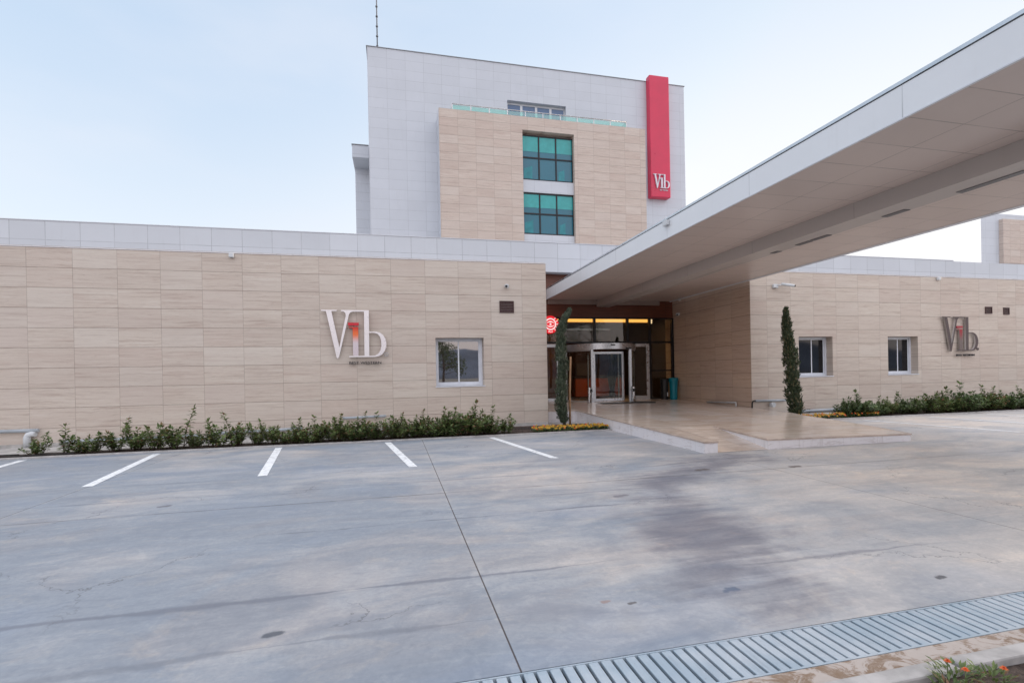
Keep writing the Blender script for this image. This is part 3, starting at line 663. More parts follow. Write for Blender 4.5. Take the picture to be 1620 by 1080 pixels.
# ------------------------------------------------------------------ canopy
t = thing('entrance_canopy', (9.2, 6, 4.5), 'long flat white edged canopy reaching from the entrance out over the driveway', 'canopy')
CX0, CX1, CY0, CY1, CZ = 6.30, 12.20, -7.0, 20.2, 4.80
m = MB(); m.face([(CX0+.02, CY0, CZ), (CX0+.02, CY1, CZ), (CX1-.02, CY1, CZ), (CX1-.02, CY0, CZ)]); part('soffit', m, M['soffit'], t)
m = MB(); m.box(CX0, CX0+.06, CY0, CY1, CZ-.012, 5.20); m.box(CX1-.06, CX1, CY0, CY1, CZ-.012, 5.20); m.box(CX0+.06, CX1-.06, CY0-.0, CY0+.06, CZ-.012, 5.20); part('fascia', m, M['fascia'], t)
m = MB(); m.box(CX0-.012, CX0-.002, CY0, CY1, CZ-.03, CZ-.014); m.box(CX1+.002, CX1+.012, CY0, CY1, CZ-.03, CZ-.014); part('edge_trim', m, M['white_pvc'], t)
m = MB(); m.box(CX0-.012, CX1+.012, CY0-.01, CY1, 5.215, 5.262); part('roof_sheet', m, M['alu'], t)
m = MB(); m.box(CX0+.004, CX1-.004, CY0+.01, CY1, 5.20, 5.214); part('shadow_gap', m, M['dark_metal'], t)
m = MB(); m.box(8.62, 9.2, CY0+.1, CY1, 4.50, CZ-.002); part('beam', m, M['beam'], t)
m = MB(); m.box(CX0+.08, 8.618, CY1-.12, CY1-.005, 4.60, CZ-.002); m.box(9.202, 11.6, CY1-.12, CY1-.005, 4.60, CZ-.002); part('soffit_end_strip', m, M['soffit_end'], t)  # added strip that carries the soffit tone down to the wood
for a, b in ((-1, 2.6), (5.35, 6.25), (7.1, 7.53), (8.76, 9.2), (9.25, 9.63), (10.17, 10.4), (11.45, 19.8)):
    m = MB(); m.box(9.04, 9.18, a, b, 4.490, 4.499); part('grille', m, M['dark_metal'] if b < 11 else M['beam'], t)
m = MB(); m.box(CX0-.09, CX0-.013, 10.38, 10.56, 5.06, 5.17); m.tube([(CX0-.05, 10.47, 5.17), (CX0-.05, 10.47, 5.27)], .012); part('floodlight', m, M['white_plastic'], t)
m = MB(); m.tube([(12.05, 19.2, 4.79), (12.05, 19.2, 4.68)], [.05, .05]); part('downlight', m, M['white_plastic'], t)

# ------------------------------------------------------------------ tower
TY = 31.5; BY = 30.0
t = thing('hotel_tower', (9, TY, 6.4), 'tall white hotel block with a projecting travertine bay and teal windows', 'building')
m = MB(); wall_x(m, -1.28, 20.4, 6.4, 21.86, TY, [(7.47, 11.5, 16.9, 19.52)], .45); part('wall', m, M['white_tower'], t)
m = MB(); m.box(-1.28, 20.4, TY+.6, 46, 6.4, 21.86); m.box(-1.28, -1.2, TY+.01, TY+.59, 6.4, 21.85); m.box(20.32, 20.4, TY+.01, TY+.59, 6.4, 21.85); part('side_wall', m, M['white_y'], t)
part('roof_coping', MB().box(-1.34, 20.46, TY-.05, 46.05, 21.865, 21.89), M['coping_grey'], t)
m = MB(); wall_x(m, 2.86, 16.5, 6.4, 17.75, BY, [(8.05, 11.47, 6.8, 16.92)], .5); part('stone_bay', m, M['trav_tower'], t)
for a_ in (2.86, 16.44): part('bay_side', MB().box(a_, a_+.06, BY+.002, TY-.003, 6.4, 17.74), M['white_y'], t)
part('terrace', MB().box(2.93, 16.43, BY+.01, TY-.003, 17.3, 17.7), M['pale_concrete'], t)
# spandrels and teal windows in the bay
for z0, z1 in ((6.82, 10.47), (13.13, 13.90)): part('spandrel', MB().box(8.052, 11.468, BY+.22, BY+.48, z0, z1), M['white_tower'], t)
for z0, z1, zb in ((13.905, 16.78, 15.75), (10.475, 13.125, 12.2)):
    yy = BY+.30
    f = MB(); w = .045
    xs = [8.055, 9.19, 10.33, 11.465]
    for x in xs: f.box(x-w if x > 8.1 else x, x+w if x < 11.4 else x, yy, yy+.08, z0, z1)
    f.box(8.1, 11.42, yy+.002, yy+.078, z0, z0+.09); f.box(8.1, 11.42, yy+.002, yy+.078, z1-.09, z1); zm = z0+(z1-z0)*.5; f.box(8.1, 11.42, yy+.002, yy+.078, zm-.045, zm+.045)
    wn = part('window', f, M['black_metal'], t)
    for a, b in zip(xs, xs[1:]):
        part('pane', MB().box(a+w*.5, b-w*.5, yy+.04, yy+.05, z0+.05, zm), M['teal_glass'], wn)
        part('pane', MB().box(a+w*.5, b-w*.5, yy+.04, yy+.05, zm, z1-.05), M['teal_glass'], wn)
        part('blind', MB().box(a+w*.6, b-w*.6, yy+.030, yy+.038, zb, z1-.06), M['blind'], wn)
    for i, (a, b, c, e) in enumerate(((8.2, 8.75, z0+.12, z0+.95), (10.5, 10.9, z0+.12, z0+.85))):
        q = MB(); q.face([(a, yy+.036, c), (b, yy+.036, c), (b, yy+.036, e), (a, yy+.036, e-.2)]); part('curtain', q, M['blind_low'], wn)
# top terrace doors
f = MB(); yy = TY+.26; xs = [7.47, 8.48, 9.50, 10.50, 11.5]; w = .08
for x in xs: f.box(max(x-w, 7.47), min(x+w, 11.5), yy, yy+.07, 16.95, 19.38)
f.box(7.47, 11.5, yy-.001, yy+.071, 19.38, 19.51)
wn = part('window', f, M['white_pvc'], t)
for a, b in zip(xs, xs[1:]): part('pane', MB().box(a+w, b-w, yy+.03, yy+.04, 16.95, 19.38), M['blue_glass'], wn)
# block behind at the left edge of the tower
m = MB(); m.box(-2.45, -1.4, 34, 40, 16.09, 16.88); part('roof_overhang', m, M['white_y'], t)
part('overhang_coping', MB().box(-2.48, -1.4, 33.97, 40.03, 16.883, 16.94), M['dark_metal'], t)
part('stair_block', MB().box(-2.40, -1.4, 35.8, 42, 6.4, 16.088), M['white_y'], t)
# balustrade
t = thing('glass_balustrade', (9.4, BY+.2, 17.7), 'green glass balustrade with a steel handrail on top of the travertine bay', 'railing')
RZ = 18.18
m = MB(); m.tube([(3.7, BY+1.3, RZ), (3.7, BY+.2, RZ), (15.25, BY+.2, RZ), (15.25, BY+1.3, RZ)], .03, 8); part('handrail', m, M['steel'], t)
xs = [3.7 + (15.25-3.7)*i/10 for i in range(11)]
for x in xs: part('post', MB().box(x-.025, x+.025, BY+.18, BY+.22, 17.70, RZ-.03), M['steel'], t)
for a, b in zip(xs, xs[1:]): part('glass_panel', MB().box(a+.04, b-.04, BY+.19, BY+.205, 17.74, RZ-.07), M['glass_rail'], t)
part('glass_panel', MB().box(3.69, 3.705, BY+.25, BY+1.25, 17.74, RZ-.07), M['glass_rail'], t); part('glass_panel', MB().box(15.245, 15.26, BY+.25, BY+1.25, 17.74, RZ-.07), M['glass_rail'], t)
# mast
t = thing('lightning_mast', (-.68, 32.2, 21.9), 'thin jointed steel mast standing on the tower roof', 'mast')
part('pole', MB().tube([(-.68, 32.2, 21.9), (-.66, 32.2, 30)], .035, 8), M['dark_metal'], t)
for k in range(12):
    z = 22.35 + k*.62; part('collar', MB().tube([(-.68, 32.2, z), (-.68, 32.2, z+.07)], .07, 8), M['dark_metal'], t)
# far wing of the hotel
t = thing('far_hotel_wing', (55, TY, 6.4), 'distant white and travertine hotel wing seen under the canopy', 'building')
m = MB(); cs = [(46.4, 30.3), (72, 30.3), (92, 48), (76, 48)]
m.face([(x, y, 14) for x, y in cs])
for a, b in zip(cs, cs[1:]+cs[:1]): m.face([(*a, 5.9), (*b, 5.9), (*b, 14), (*a, 14)])
part('wall', m, M['white_tower'], t)
part('stone_bay', MB().box(48.35, 66, 30, 30.298, 9.9, 13.5), M['trav_tower'], t)

# ------------------------------------------------------------------ Vib lettering
OUT = [(222,172),(430,172),(430,186),(358,189),(455,655),(549,245),(543,212),(522,194),(485,187),(485,173),(862,173),(862,453),(960,453),(1012,466),(1052,496),(1082,542),(1097,600),(1093,655),(1072,708),(1038,748),(990,774),(930,784),(585,784),(585,768),(792,766),(797,191),(650,191),(612,203),(592,232),(448,782),(433,797),(417,790),(287,190),(222,187)]
HOLE = [(860,468),(930,468),(978,482),(1010,520),(1025,575),(1027,640),(1012,698),(980,742),(935,765),(858,768)]
IDOT = [(578,336),(722,336),(722,374),(578,374)]
ISTEM = [(588,393),(714,393),(710,766),(638,766),(638,405),(588,403)]
def curve_mesh(polys, sx, sz, depth, ox, oz):
    cu = bpy.data.curves.new('glyph', 'CURVE'); cu.dimensions = '2D'; cu.fill_mode = 'BOTH'; cu.extrude = depth/2
    for pl in polys:
        sp = cu.splines.new('POLY'); sp.points.add(len(pl)-1); sp.use_cyclic_u = True
        for p, (x, y) in zip(sp.points, pl): p.co = ((x-ox)*sx, (oz-y)*sz, 0, 1)
    o = bpy.data.objects.new('glyph', cu); COL.objects.link(o)
    me = bpy.data.meshes.new_from_object(o.evaluated_get(bpy.context.evaluated_depsgraph_get())); bpy.data.objects.remove(o); bpy.data.curves.remove(cu)
    return me
def text_mesh(s, width, height, depth):
    cu = bpy.data.curves.new('txt', 'FONT'); cu.body = s; cu.extrude = depth/2; cu.size = 1; cu.offset = .012
    o = bpy.data.objects.new('txt', cu); COL.objects.link(o)
    bpy.context.view_layer.update()
    me = bpy.data.meshes.new_from_object(o.evaluated_get(bpy.context.evaluated_depsgraph_get())); bpy.data.objects.remove(o); bpy.data.curves.remove(cu)
    a = np.array([v.co[:] for v in me.vertices]); mn, mx = a.min(0), a.max(0)
    for v in me.vertices: v.co.x = (v.co.x-mn[0])/(mx[0]-mn[0])*width; v.co.y = (v.co.y-mn[1])/(mx[1]-mn[1])*height
    return me
def stand(me, x, y, z):
    me.transform(Matrix.Translation((x, y, z)) @ Matrix.Rotation(PI/2, 4, 'X')); return me
def two_mats(me, face, sidem):
    me.materials.clear(); me.materials.append(face); me.materials.append(sidem)
    for p in me.polygons: p.material_index = 0 if abs(p.normal.y) > .7 else 1
    return me
def i_gradient():
    m = N('red_to_steel_lacquer'); P, X, Y, Z = m.pos()
    return m
def vib(x, y, z, sx, sz, depth, face, side, imat, dotmat, label, ringmat, textmat, name='wall_lettering', ring=True):
    """x,z: the top left corner of the serif"""
    t = thing(name, (x+.45*sx*888/.9, y, z-sz*700), label, 'sign')
    me = two_mats(stand(curve_mesh([OUT, HOLE], sx, sz, depth, 222, 172), x, y, z), face, side); part('letter_outline', me, face, t)
    me = two_mats(stand(curve_mesh([ISTEM], sx, sz, depth*.9, 222, 172), x, y-.004, z), imat, side if side != M['sign_side'] else imat); part('letter_stem', me, imat, t)
    me = two_mats(stand(curve_mesh([IDOT], sx, sz, depth*.9, 222, 172), x, y-.004, z), dotmat, dotmat); part('letter_dot', me, dotmat, t)
    if ring:
        cx, cz, r = x+(1093-222)*sx, z-(752-172)*sz, 22*sz
        me = MB(); me.tube([(cx + r*math.cos(k*PI/8), y, cz + r*math.sin(k*PI/8)) for k in range(17)], r*.28, 6, cap=False); part('registered_ring', me, ringmat, t)
        me = stand(text_mesh('R', r*.7, r*.8, depth*.3), cx-r*.35, y, cz-r*.4); me.materials.clear(); part('ring_letter', me, ringmat, t)
    me = stand(text_mesh('BEST WESTERN', (1020-583)*sx*1.0, 36*sz, depth*.5), x+(583-222)*sx, y+.01, z-(876-172)*sz); me.materials.clear(); part('small_lettering', me, textmat, t)
    return t
mi = N('orange_fade_lacquer'); _, _, _, Z = mi.pos()
cc = mi.mix(mi.ramp(Z, 3.10, 2.92), (.62, .03, .02), (.80, .16, .04)); cc = mi.mix(mi.ramp(Z, 2.92, 2.62), cc, (.66, .57, .60)); mi.set(color=cc, rough=.35, metal=.1)
mj = N('red_fade_dark_reflection'); _, _, _, Z = mj.pos()
mj.set(color=mj.mix(mj.ramp(Z, 3.05, 2.6), (.30, .02, .03), (.16, .125, .12)), rough=.3, metal=.4)  # red fade of the i, darkened in colour for the reflection
vib(-2.03, WY-.09, 3.604, .00206, .00224, .06, M['sign_steel'], M['sign_side'], mi.mat, plain('red_lacquer', (.62, .012, .03), .3), 'large silver hotel lettering with a red and orange i on the long wing', M['steel'], M['sign_text'])
vib(20.99, WY-.09, 3.59, .00216, .00222, .055, M['sign_dark_reflect'], M['sign_pale_side'], mj.mat, plain('red_dark_reflection', (.36, .012, .03), .3), 'hotel lettering with dark reflections in its colour, beside the two square vents', M['sign_dark_reflect'], M['sign_text'])  # same lettering as the long wing, dark reflection in its colours
t = thing('red_pylon_sign', (18.18, 31.2, 13.69), 'tall glossy red vertical sign box with white letters on the tower', 'sign')
m = MB(); m.box(17.43, 18.93, 31., TY-.01, 13.69, 22.08); part('box', m, M['red'], t, bev=.05)
x0, z0, sx, sz = 17.56, 15.24, .00142, .00155
for pl, n_ in (([OUT, HOLE], 'letter_outline'), ([ISTEM], 'letter_stem'), ([IDOT], 'letter_dot')):
    part(n_, two_mats(stand(curve_mesh(pl, sx, sz, .10, 222, 172), x0, 31-.06, z0), M['sign_white'], M['sign_white']), M['sign_white'], t)
me = stand(text_mesh('BEST WESTERN', 437*sx, 46*sz, .03), x0+361*sx, 31-.03, z0-(884-172)*sz); me.materials.clear(); part('small_lettering', me, M['sign_white'], t)

# lit round eye sign
t = thing('round_eye_sign', (6.37, 19.8, 3.3), 'lit round red sign with a white eye emblem at the corner of the long wing', 'sign')
cx, cy, cz, R_ = 6.37, 19.80, 3.69, .37
def disc(mm, x, z, rx, rz, y, n=36, a0=0, a1=2*PI): mm.face([(x+rx*math.cos(a0+(a1-a0)*k/n), y, z+rz*math.sin(a0+(a1-a0)*k/n)) for k in range(n)])
m = MB(); m.tube([(cx, cy, cz), (cx, cy+.09, cz)], R_, 40); part('disc', m, M['sign_red_lit'], t)
def ringm(x, z, r0, r1, y, s=1., th=.012):
    mm = MB()
    n = 32
    for k in range(n):
        a, b = 2*PI*k/n, 2*PI*(k+1)/n
        p = lambda r, t_: (x+r*math.cos(t_)*s, y, z+r*math.sin(t_)); mm.face([p(r0,a), p(r1,a), p(r1,b), p(r0,b)])
    return mm
eye = ringm(cx, cz+.02, .20, .25, cy-.012)
# almond outline
al = MB()
for k in range(24):
    a, b = -1+2*k/24, -1+2*(k+1)/24
    for sg in (1, -1):
        f_ = lambda u, q: (cx+u*.205, cy-.012, cz+.02+sg*(q*(1-u*u)*.13))
        eye.face([f_(a, 1), f_(b, 1), f_(b, .62), f_(a, .62)])
eye.cur = 0
disc(eye, cx, cz+.02, .045, .045, cy-.013)
for k in range(5):
    a = rad(-50+25*k); c_, s_ = math.cos(a), math.sin(a)
    p = Vector((cx, 0, cz+.02)); q = Vector((-s_, 0, c_))*.014; d_ = Vector((c_, 0, s_))
    eye.face([tuple(p+d_*.265+q+Vector((0,cy-.012,0))), tuple(p+d_*.335+q*1.4+Vector((0,cy-.012,0))), tuple(p+d_*.335-q*1.4+Vector((0,cy-.012,0))), tuple(p+d_*.265-q+Vector((0,cy-.012,0)))])
part('eye_emblem', eye, M['sign_white_lit'], t)
me = stand(text_mesh('Red', .17, .065, .01), cx-.09, cy-.012, cz-.325); me.materials.clear(); part('small_lettering', me, M['sign_white_lit'], t)
part('bracket', MB().box(cx-.02, cx+.02, cy+.10, GY-.065, cz+.1, cz+.14), M['black_metal'], t)

# ------------------------------------------------------------------ wall fittings
def vent(x0, x1, z0, z1, label):
    t = thing('wall_vent', ((x0+x1)/2, WY, z0), label, 'vent')
    f = MB(); w = .035
    f.box(x0, x1, WY-.03, WY-.002, z0, z0+w); f.box(x0, x1, WY-.03, WY-.002, z1-w, z1); f.box(x0, x0+w, WY-.03, WY-.002, z0+w, z1-w); f.box(x1-w, x1, WY-.03, WY-.002, z0+w, z1-w)
    part('frame', f, M['vent'], t)
    l = MB(); n = 6
    for k in range(n):
        z = z0+w+(z1-z0-2*w)*k/n; h = (z1-z0-2*w)/n
        l.face([(x0+w, WY-.028, z+.005), (x1-w, WY-.028, z+.005), (x1-w, WY-.004, z+h), (x0+w, WY-.004, z+h)])
    part('louvres', l, M['vent'], t)
vent(3.23, 3.69, 3.58, 3.95, 'dark brown louvred vent above and beside the silver framed window')
vent(23.43, 23.80, 3.74, 4.02, 'square brown vent closer to the dark letters')
vent(24.43, 24.75, 3.71, 4.0, 'smaller square brown vent farther from the dark letters')
def dome_cam(p, d, label):
    t = thing('security_camera', p, label, 'camera'); d = Vector(d).normalized(); P = Vector(p)
    b = MB(); b.tube([P, P+d*.04], .06, 14); part('base', b, M['white_plastic'], t)
    b = MB(); e = P+d*.10+Vector((0,0,-.02)); 
    b.tube([e+Vector((0,.06,.02)), e+Vector((0,.02,.01)), e+Vector((0,-.03,0)), e+Vector((0,-.06,-.01))], [.03, .062, .062, .05], 14); part('housing', b, M['white_plastic'], t)
    f = e+Vector((-.03,-.062,-.012)); b = MB(); b.tube([f, f+Vector((-.012,-.02,-.004))], .036, 12); part('lens', b, M['black_plastic'], t)
dome_cam((3.46, WY-.002, 4.42), (0, -1, 0), 'small white dome camera above the brown vent by the single window')
dome_cam((12.34, 19.72, 4.17), (-1, 0, 0), 'small white camera high on the shaded side wall by the entrance')
t = thing('security_camera', (13.37, WY, 4.6), 'white bullet camera on an arm above the slim cypress', 'camera')
part('base', MB().box(13.27, 13.47, WY-.10, WY-.002, 4.56, 4.70), M['white_plastic'], t, bev=.02)
part('arm', MB().tube([(13.40, WY-.08, 4.64), (13.58, WY-.18, 4.68)], .022), M['white_plastic'], t)
b = MB(); b.tube([(13.55, WY-.14, 4.69), (13.9, WY-.36, 4.60)], .05, 14); part('housing', b, M['white_plastic'], t)
part('lens', MB().tube([(13.9, WY-.36, 4.60), (13.93, WY-.38, 4.592)], .035, 12), M['black_plastic'], t)
for x, z, lb in ((-4.35, 5.09, 'small white sensor box at the top edge of the long wall'), (20.95, 5.09, 'small white sensor box at the wall top above the dark letters')):
    solo('sensor_box', MB().box(x-.06, x+.06, WY-.11, WY-.013, z-.06, z+.06), M['white_plastic'], lb, 'sensor', bev=.015)
# pipes
def pipe(pts, r, label, mat='pipe', clips=()):
    t = thing('wall_pipe', pts[0], label, 'pipe'); part('tube', MB().tube(pts, r, 12), M[mat], t)
    for c in clips: part('clip', MB().box(c-.02, c+.02, WY-.12, WY-.003, pts[0][2]-r-.015, pts[0][2]+r+.015), M['black_plastic'], t)
PY = WY-.09
pipe([(-13.5, PY, .47), (-8.90, PY, .45)], .045, 'long grey pipe ending above the white elbow at the bed end')
pipe([(-8.96, PY, .36), (-9.04, PY, .37), (-9.12, PY, .34), (-9.15, PY, .27), (-9.15, PY, .02)], .075, 'fat white pipe elbow turning down to the ground', 'white_plastic')
pipe([(-8.4, PY, .13), (-5.2, PY, .15)], .04, 'low grey pipe behind the first shrubs past the white elbow', clips=(-6.2, -5.3))
pipe([(-4.9, PY, .18), (-2.6, PY, .22)], .04, 'low grey pipe half hidden by the middle shrubs', clips=(-4.2, -3.4))
pipe([(-1.50, PY, .47), (-.28, PY, .49)], .035, 'short grey pipe under the small lettering of the silver sign')
pipe([(12.28, PY, .22), (12.29, PY, .46), (12.33, PY, .53), (12.42, PY, .54)], .025, 'black bent hose at the corner of the wing by the platform', 'black_plastic')
pipe([(12.42, PY, .54), (13.70, PY, .525)], .04, 'grey pipe running from the corner hose to the slim cypress')
pipe([(13.08, PY+.03, .385), (13.10, PY-.12, .38)], .085, 'round white drain outlet under the pipe by the slim cypress', 'white_plastic')
pipe([(13.9, PY, .10), (16.4, PY, .12)], .05, 'low grey pipe behind the yellow flowers', clips=(14.7, 15.9))
pipe([(12.28, 17.7, pz(12.3, 17.7)+.03), (12.28, 16.1, pz(12.3, 16)+.12), (12.26, 15.95, pz(12.3, 16)+.13), (12.26, 15.93, pz(12.3, 16)-.02)], .035, 'pale pipe sloping along the foot of the shaded side wall', 'white_plastic')
pts = [(3.3+.13*k, 14.1+.05*math.sin(k*1.1), .05) for k in range(9)]
solo('cable', MB().tube(pts, .012, 6), M['black_plastic'], 'black cable lying by the wall foot at the end of the shrubs', 'cable')
solo('cable', MB().tube([(-14+.25*k, 13.38+.03*math.sin(k*.7), .06) for k in range(24)], .014, 6), M['black_plastic'], 'upper of two black hoses lying along the bare bed end', 'cable')
solo('cable', MB().tube([(-14+.3*k, 13.2+.03*math.sin(k*.9+1), .05) for k in range(24)], .014, 6), M['black_plastic'], 'lower of two black hoses lying along the bare bed end', 'cable')

# drain grate
t = thing('drain_grate', (3, 2.47, -.03), 'galvanised slotted drain grate crossing the concrete lot', 'drain grate')
g = MB(); x = -6.
while x < 16:
    g.box(x, x+.057, 2.306, 2.645, -.032, -.001+random.uniform(-.002, .001)); x += .0765
gr = part('slats', g, M['grate'], t); bevel(gr, .003, 1)
g = MB(); g.box(-6.02, 16, 2.290, 2.3058, -.04, .001); g.box(-6.02, 16, 2.6452, 2.655, -.04, .001); part('frame', g, M['grate'], t)

# ------------------------------------------------------------------ plants
def leaf(m, p, d, n, L, W):
    s = d.cross(n); 
    if s.length < 1e-4: s = d.orthogonal()
    s.normalize(); a = p; b = p + d*L*.45 + s*W*.5 + n*W*.12; c = p + d*L - n*L*.12; e = p + d*L*.45 - s*W*.5 + n*W*.12
    i = len(m.v); mid = p + d*L*.5
    m.v += [tuple(a), tuple(b), tuple(c), tuple(e), tuple(mid)]
    for q in ((i, i+1, i+4), (i+1, i+2, i+4), (i+2, i+3, i+4), (i+3, i, i+4)): m.f.append(q); m.m.append(0); m.sm.append(False)
def rdir(up=.2):
    while True:
        v = Vector((random.uniform(-1, 1), random.uniform(-1, 1), random.uniform(-1+up, 1+up)))
        if .1 < v.length < 1.2: return v.normalized()
def shrub_meshes(h, w, nst, seed, tall=1.0, L=.105):
    random.seed(seed); st = MB(); fo = MB()
    for k in range(nst):
        a = random.uniform(0, 2*PI); rr = w*.5*math.sqrt(random.random()); hh = h*random.uniform(.4, 1.0)*(1-.35*(rr/(w*.5))**2) if k else h*tall
        base = Vector((math.cos(a)*rr*.35, math.sin(a)*rr*.35, 0)); tip = Vector((math.cos(a)*rr, math.sin(a)*rr, hh))
        mid = (base+tip)/2 + Vector((random.uniform(-.04, .04), random.uniform(-.04, .04), .03))
        pts = [base, mid, tip]; st.tube(pts, [.008, .006, .003], 5)
        nn = int(7 + hh*26)
        for j in range(nn):
            u = .15 + .85*j/(nn-1); p = (base*(1-u)**2 + mid*2*u*(1-u) + tip*u*u)
            for q in range(random.choice((2, 3, 3, 4))):
                az = random.uniform(0, 2*PI); el = rad(random.uniform(-10, 45) + 30*(u > .93))
                d = Vector((math.cos(az)*math.cos(el), math.sin(az)*math.cos(el), math.sin(el)))
                leaf(fo, p + d*.012, d, Vector((random.uniform(-.4, .4), random.uniform(-.4, .4), 1)).normalized(), L*random.uniform(.6, 1.15), L*.42*random.uniform(.8, 1.2))
    return st.mesh('stems', M['bark']), fo.mesh('foliage', M['leaf'])
protos = {}
ORD = 'first second third fourth fifth sixth seventh eighth ninth tenth eleventh twelfth thirteenth fourteenth fifteenth sixteenth seventeenth eighteenth nineteenth twentieth twenty-first twenty-second twenty-third twenty-fourth twenty-fifth twenty-sixth twenty-seventh twenty-eighth twenty-ninth thirtieth'.split()
def make_shrub(meshes, x, y, z, rz, s, label, group, matdark=False):
    t = thing('shrub', (x, y, z), label, 'shrub', group, rz); t.scale = (s, s, s)
    part('stems', meshes[0], None, t, True); part('foliage', meshes[1], None, t, True)
    return t
def reg(o):
    return o
small = [shrub_meshes(.48, .66, 11, 11), shrub_meshes(.54, .60, 11, 12, 1.2), shrub_meshes(.46, .72, 13, 13)]
sparse = [shrub_meshes(.42, .4, 5, 21, 1.15), shrub_meshes(.40, .35, 4, 22, 1.25)]
big = [shrub_meshes(.58, 1.1, 36, 31, 1.1, .11), shrub_meshes(.60, 1.15, 38, 32, 1.2, .12), shrub_meshes(.55, 1.05, 34, 33, 1.3, .11)]
def darker(ms):
    f = ms[1].copy(); f.materials.clear(); f.materials.append(M['leaf_dark']); return (ms[0], f)
bigd = [darker(b) for b in big]
random.seed(5)
row = [(-7.95, .52, 'm'), (-7.45, .62, 's'), (-7.12, .42, 'm'), (-6.80, .50, 'm'), (-6.42, .62, 'm'), (-6.05, .68, 'm'), (-5.55, .62, 'm'), (-5.12, .78, 'm'), (-4.72, .50, 'm'), (-4.28, .72, 'm'), (-3.85, .68, 'm'), (-3.40, .55, 'm'), (-3.0, .66, 'm'),
       (-2.55, .58, 'b'), (-2.05, .66, 'b'), (-1.5, .72, 'b'), (-1.0, .66, 'b'), (-.50, .64, 'b'), (.0, .70, 'b'), (.5, .66, 'b'), (.98, .74, 'b'), (1.5, .78, 'b'), (2.0, .84, 'b'), (2.5, .70, 'b'), (2.95, .55, 'm')]
for i, (x, h, k) in enumerate(row):
    pool = {'m': small, 's': sparse, 'b': big}[k]; ms = pool[i % len(pool)]
    base = {'m': .55, 's': .50, 'b': .72}[k]
    desc = {'m': 'young leafy shrub', 's': 'sparse shrub with a bare leggy stem', 'b': 'dense leafy shrub'}[k]
    make_shrub(ms, x, 13.42 + random.uniform(-.07, .07), .02, random.uniform(0, 6.3), h/base, f'{desc}, {ORD[i]} from the pipe elbow below the silver letters', 'shrubs along the long wing')
row2 = [14.75, 15.25, 15.8, 16.35, 16.9, 17.5, 18.1, 18.75, 19.35, 19.95, 20.6, 21.2, 21.85, 22.5, 23.1, 23.8, 24.5, 25.2, 25.9, 26.7]
for i, x in enumerate(row2):
    h = [.62, .80, .60, .62, .62, .72, .78, .82, 1.0, .74, .78, .85, .72, .8, .78, .8, .75, .8, .8, .8][i]
    ms = (bigd if i % 4 < 2 or i < 3 else big)[i % 3]
    make_shrub(ms, x, 13.55 + random.uniform(-.1, .1), .02, random.uniform(0, 6.3), h/.72, f'bushy green shrub, {ORD[i]} from the slim cypress in the row under the small windows', 'shrubs under the two small windows')

def cypress(path, radii, n, seed, mat, size=.05, spread=1.0):
    random.seed(seed); P = [Vector(p) for p in path]; fo = MB()
    core = [r*.42 for r in radii]; fo.tube(P, core, 9)
    # rough up the core
    for i in range(len(fo.v)): v = fo.v[i]; fo.v[i] = (v[0]+random.uniform(-.04, .04), v[1]+random.uniform(-.04, .04), v[2])
    seglen = [(P[i+1]-P[i]).length for i in range(len(P)-1)]; tot = sum(seglen)
    lump = [random.uniform(.6, 1.4) for _ in range(60)]
    for _ in range(n):
        s = random.random()*tot; i = 0
        while i < len(seglen)-1 and s > seglen[i]: s -= seglen[i]; i += 1
        u = s/seglen[i]; p = P[i].lerp(P[i+1], u); r = radii[i]*(1-u)+radii[i+1]*u
        d = (P[i+1]-P[i]).normalized(); a = random.uniform(0, 2*PI)
        zz = int(p.z*7) % 20; ll = lump[(zz*3 + int(a/2.1)) % 60]
        o = d.orthogonal().normalized(); o = (Matrix.Rotation(a, 3, d) @ o)
        rr = r*(.35+.6*random.random()**.6)*ll*spread
        q = p + o*rr; dd = (d*random.uniform(.5, 1.1) + o*random.uniform(.1, .7) + rdir(0)*.35).normalized()
        leaf(fo, q, dd, (o+rdir(0)*.6).normalized(), size*random.uniform(.7, 1.7), size*.42)
    return fo
# left cypress: tied, leaning, thick at the top
t = thing('cypress_tree', (5.0, 14.3, 0), 'dusty leaning cypress tied to a stake in front of the revolving door', 'tree')
def cy(path, rr, n, seed, mat, size, spread=1.): return part('crown', cypress(path, rr, n, seed, mat, size, spread), mat, t)
cy([(4.98, 14.3, .15), (4.90, 14.3, .6), (4.90, 14.3, 1.2), (4.95, 14.3, 1.9), (4.92, 14.3, 2.6), (4.90, 14.3, 3.0), (5.05, 14.3, 3.28), (5.22, 14.3, 3.58)], [.14, .17, .145, .14, .15, .14, .09, .03], 8000, 3, M['cyp_pale'], .07)
part('trunk', MB().tube([(5.0, 14.3, -.1), (4.95, 14.3, .7), (4.92, 14.3, 2.5)], [.05, .045, .02], 8), M['bark'], t)
solo('wooden_stake', MB().tube([(5.22, 14.45, -.05), (5.22, 14.42, 1.1), (5.26, 14.40, 2.15)], [.034, .034, .030], 8), M['stake'], 'bare wooden stake propping the leaning cypress', 'stake')
t = thing('cypress_tree', (12.95, 13.85, 0), 'slim upright cypress beside the platform, near the two small windows', 'tree')
cy([(12.93, 13.85, .1), (12.90, 13.85, .5), (12.84, 13.85, 1.1), (12.80, 13.85, 1.8), (12.72, 13.85, 2.4), (12.64, 13.85, 2.9), (12.60, 13.85, 3.3), (12.62, 13.85, 3.62)], [.13, .19, .175, .175, .165, .125, .07, .015], 6500, 4, M['cyp'], .085, 1.12)
part('trunk', MB().tube([(12.93, 13.85, -.1), (12.88, 13.85, .8), (12.78, 13.85, 2.2)], [.045, .035, .015], 8), M['bark'], t)

